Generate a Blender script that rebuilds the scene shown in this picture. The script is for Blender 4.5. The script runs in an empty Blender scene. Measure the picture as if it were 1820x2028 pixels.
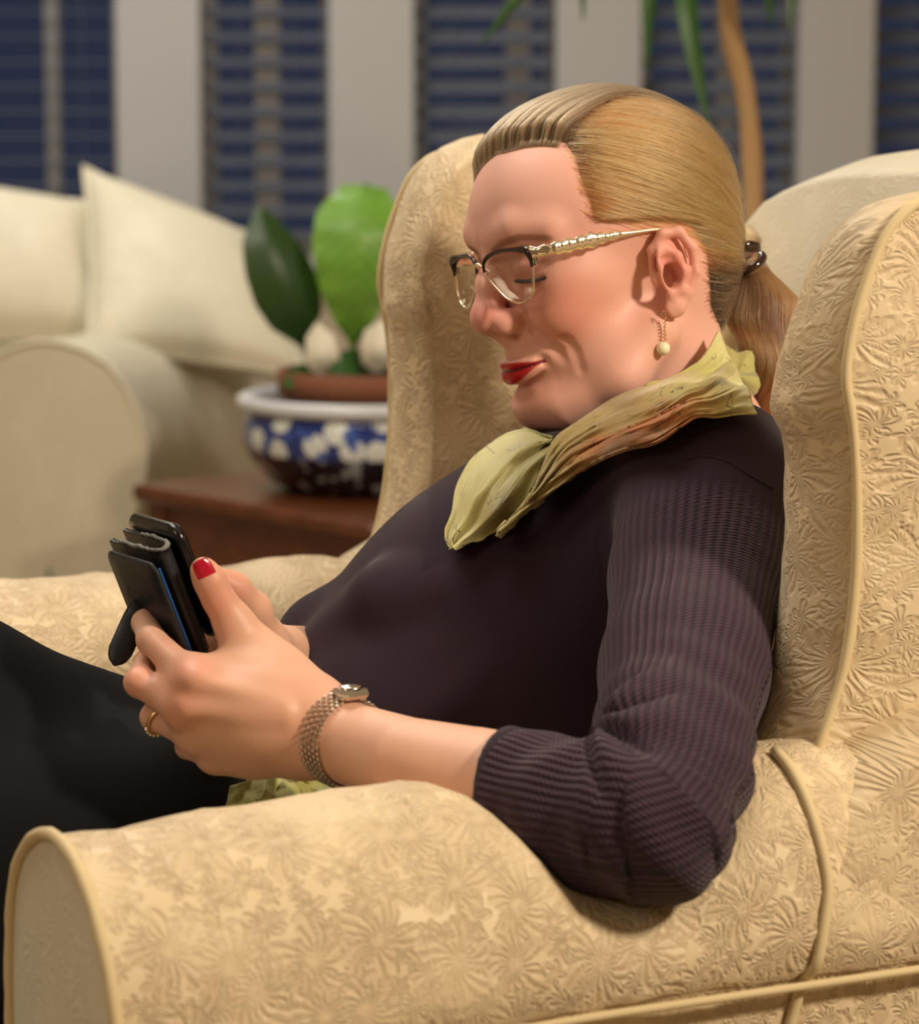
import bpy, math, random
import numpy as np
from mathutils import Vector, Matrix
random.seed(3)
RNG = np.random.default_rng(7)
SC = bpy.context.scene
COL = SC.collection
f32 = np.float32

# ------------------------------------------------------------------ camera, world, lights, exposure
CAM = np.array([0, 0, 1.06])
PITCH = math.radians(8)
FPX = 5700.0                      # focal length in pixels of the 1820 x 2028 frame
C8, S8 = math.cos(PITCH), math.sin(PITCH)
AX_R = np.array([1.0, 0, 0]); AX_F = np.array([0, C8, -S8]); AX_U = np.array([0, S8, C8])
cd = bpy.data.cameras.new('camera'); cam = bpy.data.objects.new('camera', cd); COL.objects.link(cam)
cam.location = CAM; cam.rotation_euler = (math.radians(90) - PITCH, 0, 0)
cd.sensor_fit = 'HORIZONTAL'; cd.sensor_width = 36.0; cd.lens = FPX / 1820 * 36
cd.clip_start = 0.05
cd.dof.use_dof = True; cd.dof.focus_distance = 1.83; cd.dof.aperture_fstop = cd.lens / 1000 / 0.0132
SC.camera = cam

w = bpy.data.worlds.new('night'); SC.world = w; w.use_nodes = True
w.node_tree.nodes['Background'].inputs[0].default_value = (0.032, 0.043, 0.085, 1)
w.node_tree.nodes['Background'].inputs[1].default_value = 0.55

def area(name, loc, target, size, power, color, size_y=None):
    ld = bpy.data.lights.new(name, 'AREA'); ld.energy = power; ld.color = color; ld.size = size
    if size_y: ld.shape = 'RECTANGLE'; ld.size_y = size_y
    o = bpy.data.objects.new(name, ld); COL.objects.link(o); o.location = loc
    o.rotation_euler = (Vector(target) - Vector(loc)).to_track_quat('-Z', 'Y').to_euler()
    return o
WARM = (1.0, 0.84, 0.64)
area('reading_lamp_light', (1.40, 0.80, 1.90), (0.1, 1.9, 0.85), 0.22, 36, WARM)
area('ceiling_fill_light', (-0.7, 2.4, 2.5), (-0.7, 2.4, 0), 1.1, 28, (1.0, 0.92, 0.80))  # soft overhead fill, added for the general room light
area('left_fill_light', (-1.6, 0.3, 1.9), (0, 2, 0.9), 0.7, 8, (1.0, 0.82, 0.62))  # weak fill added from the left, no lamp known there
area('far_ceiling_lamp_light', (-0.8, 4.6, 2.5), (-0.8, 4.9, 0), 0.9, 24, (1.0, 0.95, 0.86))

SC.view_settings.view_transform = 'Standard'; SC.view_settings.look = 'None'
SC.view_settings.exposure = 0.1; SC.view_settings.gamma = 1.0; SC.view_settings.use_curve_mapping = False
SC.cycles.use_denoising = True
SC.cycles.max_bounces = 8; SC.cycles.transparent_max_bounces = 16

# ------------------------------------------------------------------ frames
def P(px, py, d):
    return CAM + d * ((px - 910) / FPX * AX_R - (py - 1014) / FPX * AX_U + AX_F)
def Pl(pts):
    return np.array([P(*p[:3]) for p in pts])
YAW = math.radians(24.5)
T0 = np.array([0.135, 2.0, 0.0])
CF = np.array([-math.cos(YAW), -math.sin(YAW), 0]); CL = np.array([math.sin(YAW), -math.cos(YAW), 0]); CZ = np.array([0, 0, 1.0])
def C(u, l, z):                   # chair frame: u forward, l towards the sitter's left, z up
    return T0 + u * CF + l * CL + z * CZ
def CV(a):                        # (N,3) array of u,l,z
    a = np.asarray(a, float); return T0 + a[:, :1] * CF + a[:, 1:2] * CL + a[:, 2:3] * CZ
def ray_plane(px, py, n, c0):
    d0 = (px - 910) / FPX * AX_R - (py - 1014) / FPX * AX_U + AX_F
    t = ((c0 - CAM) @ n) / (d0 @ n)
    return CAM + t * d0
def to_c(p):
    q = np.asarray(p) - T0; return np.array([q @ CF, q @ CL, q[2]])
def PL(px, py, l):                # the (u, z) where a sight line meets the plane at lateral l
    q = to_c(ray_plane(px, py, CL, C(0, l, 0))); return (q[0], q[2])
def PU(px, py, u):
    q = to_c(ray_plane(px, py, CF, C(u, 0, 0))); return (q[1], q[2])

def rotframe(th, p, r):
    th, p, r = map(math.radians, (th, p, r))
    F0 = np.array([-math.cos(th), -math.sin(th), 0]); L0 = np.array([math.sin(th), -math.cos(th), 0]); Z = np.array([0, 0, 1.0])
    F = math.cos(p) * F0 - math.sin(p) * Z; U0 = math.cos(p) * Z + math.sin(p) * F0
    return np.array([F, math.cos(r) * L0 + math.sin(r) * U0, math.cos(r) * U0 - math.sin(r) * L0])
HR = rotframe(26, 12, 6)          # rows: forward, left, up of the head
HO = P(1232, 545, 2.0)
def H(x, y=None, z=None):         # head frame in millimetres -> world
    a = np.asarray(x, float) if y is None else np.array([x, y, z], float)
    return HO + (a * 0.001) @ HR
def toH(p):
    return ((np.asarray(p) - HO) @ HR.T) * 1000

# ------------------------------------------------------------------ noise
def _hash(ix, iy, iz, s):
    n = (ix * 374761393 + iy * 668265263 + iz * 2147483647 + s * 974711) & 0x7fffffff
    n = ((n ^ (n >> 13)) * 1274126177) & 0x7fffffff
    n = (n ^ (n >> 16)) & 0xffff
    return n / 32768.0 - 1.0
def vnoise(p, s=0):
    p = np.asarray(p, float); i = np.floor(p).astype(np.int64); f = p - i; f = f * f * (3 - 2 * f)
    r = 0
    for dx in (0, 1):
        for dy in (0, 1):
            for dz in (0, 1):
                wgt = (f[:, 0] if dx else 1 - f[:, 0]) * (f[:, 1] if dy else 1 - f[:, 1]) * (f[:, 2] if dz else 1 - f[:, 2])
                r = r + wgt * _hash(i[:, 0] + dx, i[:, 1] + dy, i[:, 2] + dz, s)
    return r
def fbm(p, s=0, o=3):
    p = np.asarray(p, float); r = 0; a = 1.0
    for k in range(o):
        r = r + a * vnoise(p * 2 ** k, s + k); a *= 0.5
    return r

# ------------------------------------------------------------------ signed distance modelling
def smin(a, b, k):
    if k <= 0: return np.minimum(a, b)
    h = np.maximum(k - np.abs(a - b), 0) / k
    return np.minimum(a, b) - h * h * k * 0.25
def smax(a, b, k): return -smin(-a, -b, k)
class Sdf:
    def __init__(self, mirror=False): self.ops = []; self.mirror = mirror
    def add(self, fn, c, r, k=0.0, sub=False): self.ops.append((fn, np.asarray(c, f32), float(r), float(k), sub)); return self
    def cone(self, a, b, ra, rb, k=0.0, sub=False):
        a = np.asarray(a, f32); b = np.asarray(b, f32); ba = b - a; l2 = max(float(ba @ ba), 1e-12)
        def fn(p):
            pa = p - a; t = np.clip((pa @ ba) / l2, 0, 1)
            return np.sqrt(((pa - t[:, None] * ba) ** 2).sum(1)) - (ra + (rb - ra) * t)
        return self.add(fn, (a + b) / 2, math.sqrt(l2) / 2 + max(ra, rb), k, sub)
    def chain(self, pts, rad, k=0.0, sub=False):
        for i in range(len(pts) - 1): self.cone(pts[i], pts[i + 1], rad[i], rad[i + 1], k, sub)
        return self
    def ell(self, c, r, k=0.0, sub=False, rot=None):
        c = np.asarray(c, f32); r = np.asarray(r, f32); M = None if rot is None else np.asarray(rot, f32).T
        def fn(p):
            q = p - c
            if M is not None: q = q @ M
            a = q / r; k0 = np.sqrt((a * a).sum(1)); b = a / r; k1 = np.sqrt((b * b).sum(1))
            return k0 * (k0 - 1) / np.maximum(k1, 1e-9)
        return self.add(fn, c, float(r.max()), k, sub)
    def __call__(self, p, bc=None, br=0.0):
        p = np.asarray(p, f32)
        if self.mirror: p = p.copy(); p[:, 1] = np.abs(p[:, 1])
        v = np.full(len(p), 1e3, f32)
        for fn, c, r, k, sub in self.ops:
            if bc is not None:
                b = bc
                if self.mirror: b = np.array([bc[0], abs(bc[1]), bc[2]])
                if np.linalg.norm(b - c) - r > 2.0 * br + k * 1.5: continue
            d = fn(p)
            v = smax(v, -d, k) if sub else smin(v, d, k)
        return v
def surface_nets(fn, lo, hi, h, B=16):
    lo = np.asarray(lo, float); n = np.ceil((np.asarray(hi) - lo) / h).astype(int) + 1
    nb = (n + B - 1) // B; n = nb * B
    F = np.full(n, 1.0, f32)
    br = B * h * 0.5 * 1.7321
    g = np.stack(np.meshgrid(*[np.arange(B)] * 3, indexing='ij'), -1).reshape(-1, 3)
    for bi in range(nb[0]):
        for bj in range(nb[1]):
            for bk in range(nb[2]):
                o = np.array([bi, bj, bk]) * B
                c = lo + (o + (B - 1) / 2) * h
                v0 = float(fn(c[None], c, br)[0])
                sl = tuple(slice(a, a + B) for a in o)
                if abs(v0) > br * 1.9 + 4 * h: F[sl] = v0; continue
                F[sl] = fn(lo + (o + g) * h, c, br).reshape(B, B, B)
    ins = F < 0
    s = np.zeros(tuple(n - 1), np.uint8)
    for a in (0, 1):
        for b in (0, 1):
            for c in (0, 1):
                s += ins[a:n[0] - 1 + a, b:n[1] - 1 + b, c:n[2] - 1 + c]
    idx = np.argwhere((s > 0) & (s < 8))
    ids = np.full(s.shape, -1, np.int32); ids[idx[:, 0], idx[:, 1], idx[:, 2]] = np.arange(len(idx))
    acc = np.zeros((len(idx), 3)); cnt = np.zeros(len(idx))
    cor = [(a, b, c) for a in (0, 1) for b in (0, 1) for c in (0, 1)]
    val = {q: F[idx[:, 0] + q[0], idx[:, 1] + q[1], idx[:, 2] + q[2]] for q in cor}
    for q in cor:
        for ax in range(3):
            if q[ax] == 0:
                r = list(q); r[ax] = 1; r = tuple(r)
                a, b = val[q], val[r]; m = (a < 0) != (b < 0)
                t = np.where(m, a / np.where(m, a - b, 1), 0)
                p = np.tile(np.array(q, float), (len(idx), 1)); p[:, ax] += t
                acc[m] += p[m]; cnt[m] += 1
    V = lo + (idx + acc / cnt[:, None]) * h
    faces = []
    for ax in range(3):
        sl0 = [slice(None)] * 3; sl1 = [slice(None)] * 3
        sl0[ax] = slice(0, -1); sl1[ax] = slice(1, None)
        a = ins[tuple(sl0)]; b = ins[tuple(sl1)]
        e = np.argwhere(a != b)
        u, v = (ax + 1) % 3, (ax + 2) % 3
        ok = (e[:, u] > 0) & (e[:, v] > 0) & (e[:, u] < n[u] - 1) & (e[:, v] < n[v] - 1)
        e = e[ok]; flip = a[e[:, 0], e[:, 1], e[:, 2]]
        def at(du, dv):
            q = e.copy(); q[:, u] -= du; q[:, v] -= dv; return ids[q[:, 0], q[:, 1], q[:, 2]]
        Q = np.stack([at(1, 1), at(0, 1), at(0, 0), at(1, 0)], 1)
        Q[~flip] = Q[~flip][:, ::-1]
        faces.append(Q)
    Q = np.concatenate(faces); Q = Q[(Q >= 0).all(1)]
    return V, Q
def smooth_mesh(V, Q, it=2, lam=0.5):
    E = np.concatenate([Q[:, [0, 1]], Q[:, [1, 2]], Q[:, [2, 3]], Q[:, [3, 0]]])
    for k in range(it):
        S = np.zeros_like(V); c = np.bincount(E[:, 0], minlength=len(V)) + np.bincount(E[:, 1], minlength=len(V))
        for ax in range(3):
            S[:, ax] = np.bincount(E[:, 0], V[E[:, 1], ax], len(V)) + np.bincount(E[:, 1], V[E[:, 0], ax], len(V))
        V = V + lam * (S / np.maximum(c, 1)[:, None] - V)
    return V

# ------------------------------------------------------------------ objects
ROOT = {}
def thing(name, loc, label, cat, group=None):
    o = bpy.data.objects.new(name, None); COL.objects.link(o); o.location = loc; o.empty_display_size = 0.05
    o['label'] = label; o['category'] = cat
    if group: o['group'] = group
    ROOT[o] = np.asarray(loc, float)
    return o
def obj(name, V, faces, mat, parent=None, uv=None, uvgrid=None, attrs=None, smooth=True, label=None, kind=None):
    V = np.asarray(V, float)
    base = ROOT.get(parent, np.zeros(3))
    me = bpy.data.meshes.new(name)
    V = V - base
    if isinstance(faces, np.ndarray):
        k = faces.shape[1]
        me.vertices.add(len(V)); me.vertices.foreach_set('co', V.astype(f32).ravel())
        me.loops.add(faces.size); me.loops.foreach_set('vertex_index', faces.astype(np.int32).ravel())
        me.polygons.add(len(faces)); me.polygons.foreach_set('loop_start', np.arange(0, faces.size, k, dtype=np.int32))
        me.update(calc_edges=True); me.validate()
    else:
        me.from_pydata(V.tolist(), [], [list(map(int, f)) for f in faces]); me.update()
    me.polygons.foreach_set('use_smooth', [smooth] * len(me.polygons))
    if uv is not None:
        li = np.zeros(len(me.loops), np.int32); me.loops.foreach_get('vertex_index', li)
        l = me.uv_layers.new(name='UVMap'); l.data.foreach_set('uv', np.asarray(uv, f32)[li].ravel())
    for an, av in (attrs or {}).items():
        av = np.asarray(av, f32)
        if av.ndim == 1:
            a = me.attributes.new(an, 'FLOAT', 'POINT'); a.data.foreach_set('value', av)
        else:
            a = me.attributes.new(an, 'FLOAT_COLOR', 'POINT'); a.data.foreach_set('color', np.concatenate([av[:, :3], np.ones((len(av), 1), f32)], 1).ravel())
    if mat: me.materials.append(mat)
    o = bpy.data.objects.new(name, me); COL.objects.link(o)
    if parent is not None: o.parent = parent; ROOT[o] = base
    if label: o['label'] = label
    if kind: o['kind'] = kind
    return o
def top(o, label, cat, group=None):
    o['label'] = label; o['category'] = cat
    if group: o['group'] = group
    return o
def grid_faces(n, m, cu=False, cv=False, off=0):
    i = np.arange(n if cu else n - 1); j = np.arange(m if cv else m - 1)
    I, J = np.meshgrid(i, j, indexing='ij'); I2, J2 = (I + 1) % n, (J + 1) % m
    return (np.stack([I * m + J, I2 * m + J, I2 * m + J2, I * m + J2], -1).reshape(-1, 4) + off)
def grid_uv(G):
    du = np.linalg.norm(np.diff(G, axis=0), axis=2); dv = np.linalg.norm(np.diff(G, axis=1), axis=2)
    u = np.concatenate([np.zeros((1,)), np.cumsum(du.mean(1))]); v = np.concatenate([np.zeros((1,)), np.cumsum(dv.mean(0))])
    return np.stack(np.meshgrid(u, v, indexing='ij'), -1).reshape(-1, 2)
def grid_obj(name, G, mat, parent=None, cu=False, cv=False, uv=None, **k):
    G = np.asarray(G, float)
    return obj(name, G.reshape(-1, 3), grid_faces(G.shape[0], G.shape[1], cu, cv), mat, parent, uv=grid_uv(G) if uv is None else uv, **k)
def cr(pts, n, closed=False):     # Catmull-Rom resample, n points evenly spaced
    p = np.asarray(pts, float)
    if len(p) == 2 and not closed: return p[0] + np.linspace(0, 1, n)[:, None] * (p[1] - p[0])
    if closed: q = np.concatenate([p[-1:], p, p[:2]])
    else: q = np.concatenate([2 * p[:1] - p[1:2], p, 2 * p[-1:] - p[-2:-1]])
    out = []
    for i in range(len(q) - 3):
        t = np.linspace(0, 1, 24, endpoint=False)[:, None]; a, b, c, d = q[i:i + 4]
        out.append(0.5 * (2 * b + (c - a) * t + (2 * a - 5 * b + 4 * c - d) * t ** 2 + (3 * b - a - 3 * c + d) * t ** 3))
    out.append(q[-2:-1]); o = np.concatenate(out)
    s = np.concatenate([[0], np.cumsum(np.linalg.norm(np.diff(o, axis=0), axis=1))])
    t = np.linspace(0, s[-1], n + 1)[:-1] if closed else np.linspace(0, s[-1], n)
    return np.stack([np.interp(t, s, o[:, i]) for i in range(o.shape[1])], 1)
def frames_along(p, closed=False):
    t = np.gradient(p, axis=0)
    if closed: t = np.roll(p, -1, 0) - np.roll(p, 1, 0)
    t /= np.linalg.norm(t, axis=1)[:, None] + 1e-12
    n = np.cross(t[0], [0, 0, 1.0]); 
    if np.linalg.norm(n) < 0.1: n = np.cross(t[0], [1.0, 0, 0])
    N = []
    for i in range(len(p)):
        n = n - (n @ t[i]) * t[i]; n /= np.linalg.norm(n); N.append(n)
    N = np.array(N); return t, N, np.cross(t, N)
def tube_data(pts, rad, m=10, closed=False, flat=1.0):
    p = np.asarray(pts, float); rad = np.broadcast_to(np.asarray(rad, float), (len(p),))
    t, N, Bn = frames_along(p, closed)
    a = np.linspace(0, 2 * np.pi, m, endpoint=False)
    G = p[:, None] + rad[:, None, None] * (np.cos(a)[None, :, None] * N[:, None] + flat * np.sin(a)[None, :, None] * Bn[:, None])
    V = G.reshape(-1, 3); Fc = [list(x) for x in grid_faces(len(p), m, closed, True)]
    if not closed:
        Fc.append(list(range(m))[::-1] if False else list(range(m))); Fc.append(list(range((len(p) - 1) * m, len(p) * m))[::-1])
    return V, Fc
def tube(name, pts, rad, mat, parent=None, m=10, closed=False, flat=1.0, **k):
    V, Fc = tube_data(pts, rad, m, closed, flat); return obj(name, V, Fc, mat, parent, **k)
def merge(parts):
    V = []; Fc = []; o = 0
    for v, fc in parts:
        V.append(np.asarray(v, float)); Fc += [[int(i) + o for i in q] for q in fc]; o += len(v)
    return np.concatenate(V), Fc
def box_data(c, ax, half, bev=0.0):
    """bevelled box: centre, 3 axis rows, half sizes"""
    c = np.asarray(c, float); ax = np.asarray(ax, float); half = np.asarray(half, float); b = min(bev, half.min() * 0.95)
    V = []; idx = {}
    for sx in (-1, 1):
        for sy in (-1, 1):
            for sz in (-1, 1):
                s = np.array([sx, sy, sz])
                for k in range(3):
                    v = s * (half - b); v[k] = s[k] * half[k]; idx[(sx, sy, sz, k)] = len(V); V.append(c + v @ ax)
    Fc = []
    for k in range(3):
        i, j = (k + 1) % 3, (k + 2) % 3
        for s in (-1, 1):
            q = []
            for (a, d) in ((-1, -1), (1, -1), (1, 1), (-1, 1)):
                key = [0, 0, 0]; key[k] = s; key[i] = a; key[j] = d; q.append(idx[(*key, k)])
            Fc.append(q if s > 0 else q[::-1])
    if b > 0:
        for k in range(3):
            i, j = (k + 1) % 3, (k + 2) % 3
            for a in (-1, 1):
                for d in (-1, 1):
                    def kk(s, f):
                        key = [0, 0, 0]; key[k] = s; key[i] = a; key[j] = d; return idx[(*key, f)]
                    q = [kk(-1, i), kk(-1, j), kk(1, j), kk(1, i)]
                    Fc.append(q if a * d < 0 else q[::-1])
        for sx in (-1, 1):
            for sy in (-1, 1):
                for sz in (-1, 1):
                    q = [idx[(sx, sy, sz, k)] for k in range(3)]; Fc.append(q if sx * sy * sz > 0 else q[::-1])
    return np.array(V), Fc
I3 = np.eye(3)
def box(name, c, half, mat, parent=None, ax=I3, bev=0.004, smooth=False, **k):
    V, Fc = box_data(c, ax, half, bev); return obj(name, V, Fc, mat, parent, smooth=smooth, **k)
def lathe_data(c, prof, m=48, up=(0, 0, 1)):
    c = np.asarray(c, float); a = np.linspace(0, 2 * np.pi, m, endpoint=False); prof = np.asarray(prof, float)
    G = np.zeros((len(prof), m, 3)); G[..., 0] = prof[:, :1] * np.cos(a); G[..., 1] = prof[:, :1] * np.sin(a); G[..., 2] = prof[:, 1:2]
    return (G + c).reshape(-1, 3), [list(x)[::-1] for x in grid_faces(len(prof), m, False, True)]

# ------------------------------------------------------------------ materials
class NT:
    def __init__(self, name):
        self.m = bpy.data.materials.new(name); self.m.use_nodes = True; self.t = self.m.node_tree
        self.b = self.t.nodes['Principled BSDF']; self.out = self.t.nodes['Material Output']
    def n(self, typ, props=None, **ins):
        nd = self.t.nodes.new('ShaderNode' + typ)
        for k, v in (props or {}).items(): setattr(nd, k, v)
        for k, v in ins.items():
            key = k.replace('_', ' ')
            s = nd.inputs[int(k[1:])] if k[0] == 'i' and k[1:].isdigit() else nd.inputs[key]
            self.set(s, v)
        return nd
    def set(self, s, v):
        if isinstance(v, bpy.types.NodeSocket): self.t.links.new(v, s)
        elif isinstance(v, bpy.types.Node): self.t.links.new(v.outputs[0], s)
        else:
            if isinstance(v, (tuple, list)) and len(v) == 3 and s.type == 'RGBA': v = (*v, 1)
            s.default_value = v
    def math(self, op, a, b=0.0, c=0.0, clamp=False):
        return self.n('Math', dict(operation=op, use_clamp=clamp), i0=a, i1=b, i2=c).outputs[0]
    def mix(self, f, a, b, mode='MIX'):
        nd = self.t.nodes.new('ShaderNodeMix'); nd.data_type = 'RGBA'; nd.blend_type = mode
        self.set(nd.inputs[0], f); self.set(nd.inputs[6], a); self.set(nd.inputs[7], b); return nd.outputs[2]
    def ramp(self, f, stops, interp='LINEAR'):
        nd = self.n('ValToRGB', Fac=f); cr_ = nd.color_ramp; cr_.interpolation = interp
        while len(cr_.elements) < len(stops): cr_.elements.new(0.5)
        for e, (p, c) in zip(cr_.elements, stops): e.position = p; e.color = (*c, 1) if len(c) == 3 else c
        return nd.outputs[0]
    def p(self, **k):
        for a, v in k.items(): self.set(self.b.inputs[a.replace('_', ' ')], v)
        return self
    def bump(self, h, dist=0.001, strength=1.0, normal=None):
        k = dict(Height=h, Distance=dist, Strength=strength)
        if normal is not None: k['Normal'] = normal
        return self.n('Bump', **k).outputs[0]
def simple(name, col, rough=0.5, metal=0.0, **k):
    t = NT(name); t.p(Base_Color=col, Roughness=rough, Metallic=metal, **k); return t.m
def srgb(r, g, b):
    return tuple((c / 255 / 12.92) if c / 255 <= 0.04045 else ((c / 255 + 0.055) / 1.055) ** 2.4 for c in (r, g, b))

def damask(name, base, light, scale=23.0, relief=0.0013, soft=False):
    """woven floral relief: clusters of ribbed petals and leaves over a smooth ground"""
    t = NT(name)
    uv = t.n('UVMap').outputs[0]
    wob = t.n('TexNoise', Vector=uv, Scale=38.0, Detail=2.0)
    wv = t.n('VectorMath', dict(operation='SUBTRACT'), i0=wob.outputs['Color'], i1=(0.5, 0.5, 0.5))
    wv = t.n('VectorMath', dict(operation='SCALE'), i0=wv, Scale=0.011)
    co = t.n('VectorMath', dict(operation='ADD'), i0=uv, i1=wv).outputs[0]
    def motif(sc, petals, outer, seed, ribs):
        off = t.n('VectorMath', dict(operation='ADD'), i0=co, i1=(seed, seed * 1.7, 0)).outputs[0]
        v = t.n('TexVoronoi', dict(voronoi_dimensions='2D'), Vector=off, Scale=sc, Randomness=0.8)
        d = t.n('VectorMath', dict(operation='SUBTRACT'), i0=off, i1=v.outputs['Position'])
        sp = t.n('SeparateXYZ', Vector=d.outputs[0])
        ang = t.math('ARCTAN2', sp.outputs[1], sp.outputs[0])
        rnd = t.n('SeparateColor', Color=v.outputs['Color']).outputs[0]
        r = v.outputs['Distance']; ph = t.math('MULTIPLY', rnd, 40.0)
        lob = t.math('ABSOLUTE', t.math('SINE', t.math('ADD', t.math('MULTIPLY', ang, petals / 2), ph)))
        edge = t.math('MULTIPLY', t.math('ADD', 0.42, t.math('MULTIPLY', lob, 0.58)), outer)
        mask = t.math('MULTIPLY', t.math('SUBTRACT', edge, r), 14.0, clamp=True)
        core = t.math('MULTIPLY', t.math('SUBTRACT', r, 0.05), 9.0, clamp=True)
        rib = t.math('SINE', t.math('ADD', t.math('ADD', t.math('MULTIPLY', ang, ribs), t.math('MULTIPLY', r, 14.0)), ph))
        h = t.math('MULTIPLY', mask, t.math('ADD', 0.5, t.math('MULTIPLY', t.math('MULTIPLY', rib, core), 0.42)))
        return h, mask
    h1, m1 = motif(scale, 5.0, 0.62, 0.0, 17.0)
    h2, m2 = motif(scale * 1.9, 6.0, 0.55, 3.7, 13.0)
    h3, m3 = motif(scale * 2.7, 5.0, 0.50, 8.1, 9.0)
    h = t.math('MAXIMUM', h1, t.math('MAXIMUM', t.math('MULTIPLY', h2, 0.85), t.math('MULTIPLY', h3, 0.7)))
    m = t.math('MAXIMUM', m1, t.math('MAXIMUM', m2, m3))
    smooth_ground = t.n('TexNoise', Vector=uv, Scale=11.0, Detail=2.0).outputs[0]
    area_ = t.math('MULTIPLY', t.math('SUBTRACT', smooth_ground, 0.34), 6.0, clamp=True)
    h = t.math('MULTIPLY', h, t.math('ADD', 0.25, t.math('MULTIPLY', area_, 0.75)))
    crinkle = t.n('TexNoise', Vector=t.n('Mapping', Vector=co, Scale=(1.0, 0.55, 1)).outputs[0], Scale=340.0, Detail=1.5).outputs[0]
    h = t.math('ADD', h, t.math('MULTIPLY', t.math('MULTIPLY', crinkle, t.math('ADD', 0.25, t.math('MULTIPLY', m, 0.75))), 0.55))
    h = t.math('ADD', h, t.math('MULTIPLY', t.n('TexNoise', Vector=uv, Scale=1100.0).outputs[0], 0.10))
    col = t.mix(t.math('MULTIPLY', t.math('MULTIPLY', m, area_), 0.40), light, base)
    nse = t.n('TexNoise', Vector=uv, Scale=7.0, Detail=3.0).outputs[0]
    col = t.mix(t.math('MULTIPLY', nse, 0.25), col, tuple(c * 0.84 for c in base))
    t.p(Base_Color=col, Roughness=0.5, Specular_IOR_Level=0.4, Sheen_Weight=0.1, Normal=t.bump(h, relief, 0.3 if soft else 0.85))
    return t.m
CREAM = srgb(198, 172, 134)
M = {}
M['damask'] = damask('cream damask', CREAM, srgb(229, 208, 170))
M['damask_soft'] = damask('cream damask far', srgb(208, 200, 176), srgb(220, 213, 190), soft=True)
M['piping'] = simple('cream piping cord', srgb(216, 196, 152), 0.7)

def skin():
    t = NT('skin'); a = t.n('Attribute', dict(attribute_name='col')).outputs['Color']
    tc = t.n('TexCoord').outputs['Object']
    mot = t.n('TexNoise', Vector=tc, Scale=45.0, Detail=3.0).outputs[0]
    col = t.mix(t.math('MULTIPLY', mot, 0.35), a, (0.62, 0.27, 0.20), 'MULTIPLY')
    col = t.mix(0.75, col, a)
    fine = t.n('TexNoise', Vector=tc, Scale=900.0, Detail=2.0).outputs[0]
    gl = t.n('Attribute', dict(attribute_name='gloss')).outputs['Fac']
    t.p(Base_Color=col, Roughness=t.math('SUBTRACT', 0.5, t.math('MULTIPLY', gl, 0.28)), Specular_IOR_Level=0.4, Subsurface_Weight=0.25,
        Subsurface_Radius=(1.0, 0.36, 0.2), Subsurface_Scale=0.006, Normal=t.bump(fine, 0.0003, 0.25))
    return t.m
M['skin'] = skin()

def knit():
    t = NT('plum rib knit'); uv = t.n('UVMap').outputs[0]; sp = t.n('SeparateXYZ', Vector=uv)
    rib = t.n('Attribute', dict(attribute_name='rib')).outputs['Fac']
    per = t.n('Attribute', dict(attribute_name='period')).outputs['Fac']
    ph = t.math('MULTIPLY', t.math('DIVIDE', sp.outputs[0], per), 6.28318)
    ridge = t.math('POWER', t.math('ADD', 0.5, t.math('MULTIPLY', t.math('SINE', ph), 0.5)), 0.8)
    st = t.math('SINE', t.math('ADD', t.math('MULTIPLY', sp.outputs[1], 6.28318 / 0.0031), t.math('MULTIPLY', ph, 1.0)))
    hole = t.math('MULTIPLY', t.math('MULTIPLY', t.math('ADD', st, 1.0), 0.5), 0.5)
    h = t.math('MULTIPLY', rib, t.math('ADD', ridge, t.math('MULTIPLY', hole, 0.7)))
    fx = t.math('SINE', t.math('MULTIPLY', sp.outputs[0], 6.28318 / 0.0022)); fy = t.math('SINE', t.math('MULTIPLY', sp.outputs[1], 6.28318 / 0.0018))
    h = t.math('ADD', h, t.math('MULTIPLY', t.math('MULTIPLY', fx, fy), 0.02))
    base = srgb(52, 36, 48)
    ridcol = t.mix(t.math('MULTIPLY', t.math('MULTIPLY', rib, ridge), 0.8), base, srgb(86, 62, 80))
    fuzz = t.n('TexNoise', Vector=uv, Scale=700.0, Detail=2.0).outputs[0]
    col = t.mix(t.math('MULTIPLY', fuzz, 0.4), ridcol, srgb(44, 34, 40))
    t.p(Base_Color=col, Roughness=0.85, Specular_IOR_Level=0.2, Sheen_Weight=0.12, Sheen_Roughness=0.4, Normal=t.bump(h, 0.0016, 1.0))
    return t.m
M['knit'] = knit()
def trous():
    t = NT('black trouser cloth'); tc = t.n('TexCoord').outputs['Object']
    nz = t.n('TexNoise', Vector=tc, Scale=600.0, Detail=2.0).outputs[0]
    t.p(Base_Color=t.mix(nz, srgb(14, 14, 17), srgb(24, 23, 26)), Roughness=0.9, Specular_IOR_Level=0.15, Normal=t.bump(nz, 0.0006, 0.4)); return t.m
M['trousers'] = trous(); M['seam'] = simple('plum seam yarn', srgb(44, 31, 40), 0.9)
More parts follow.
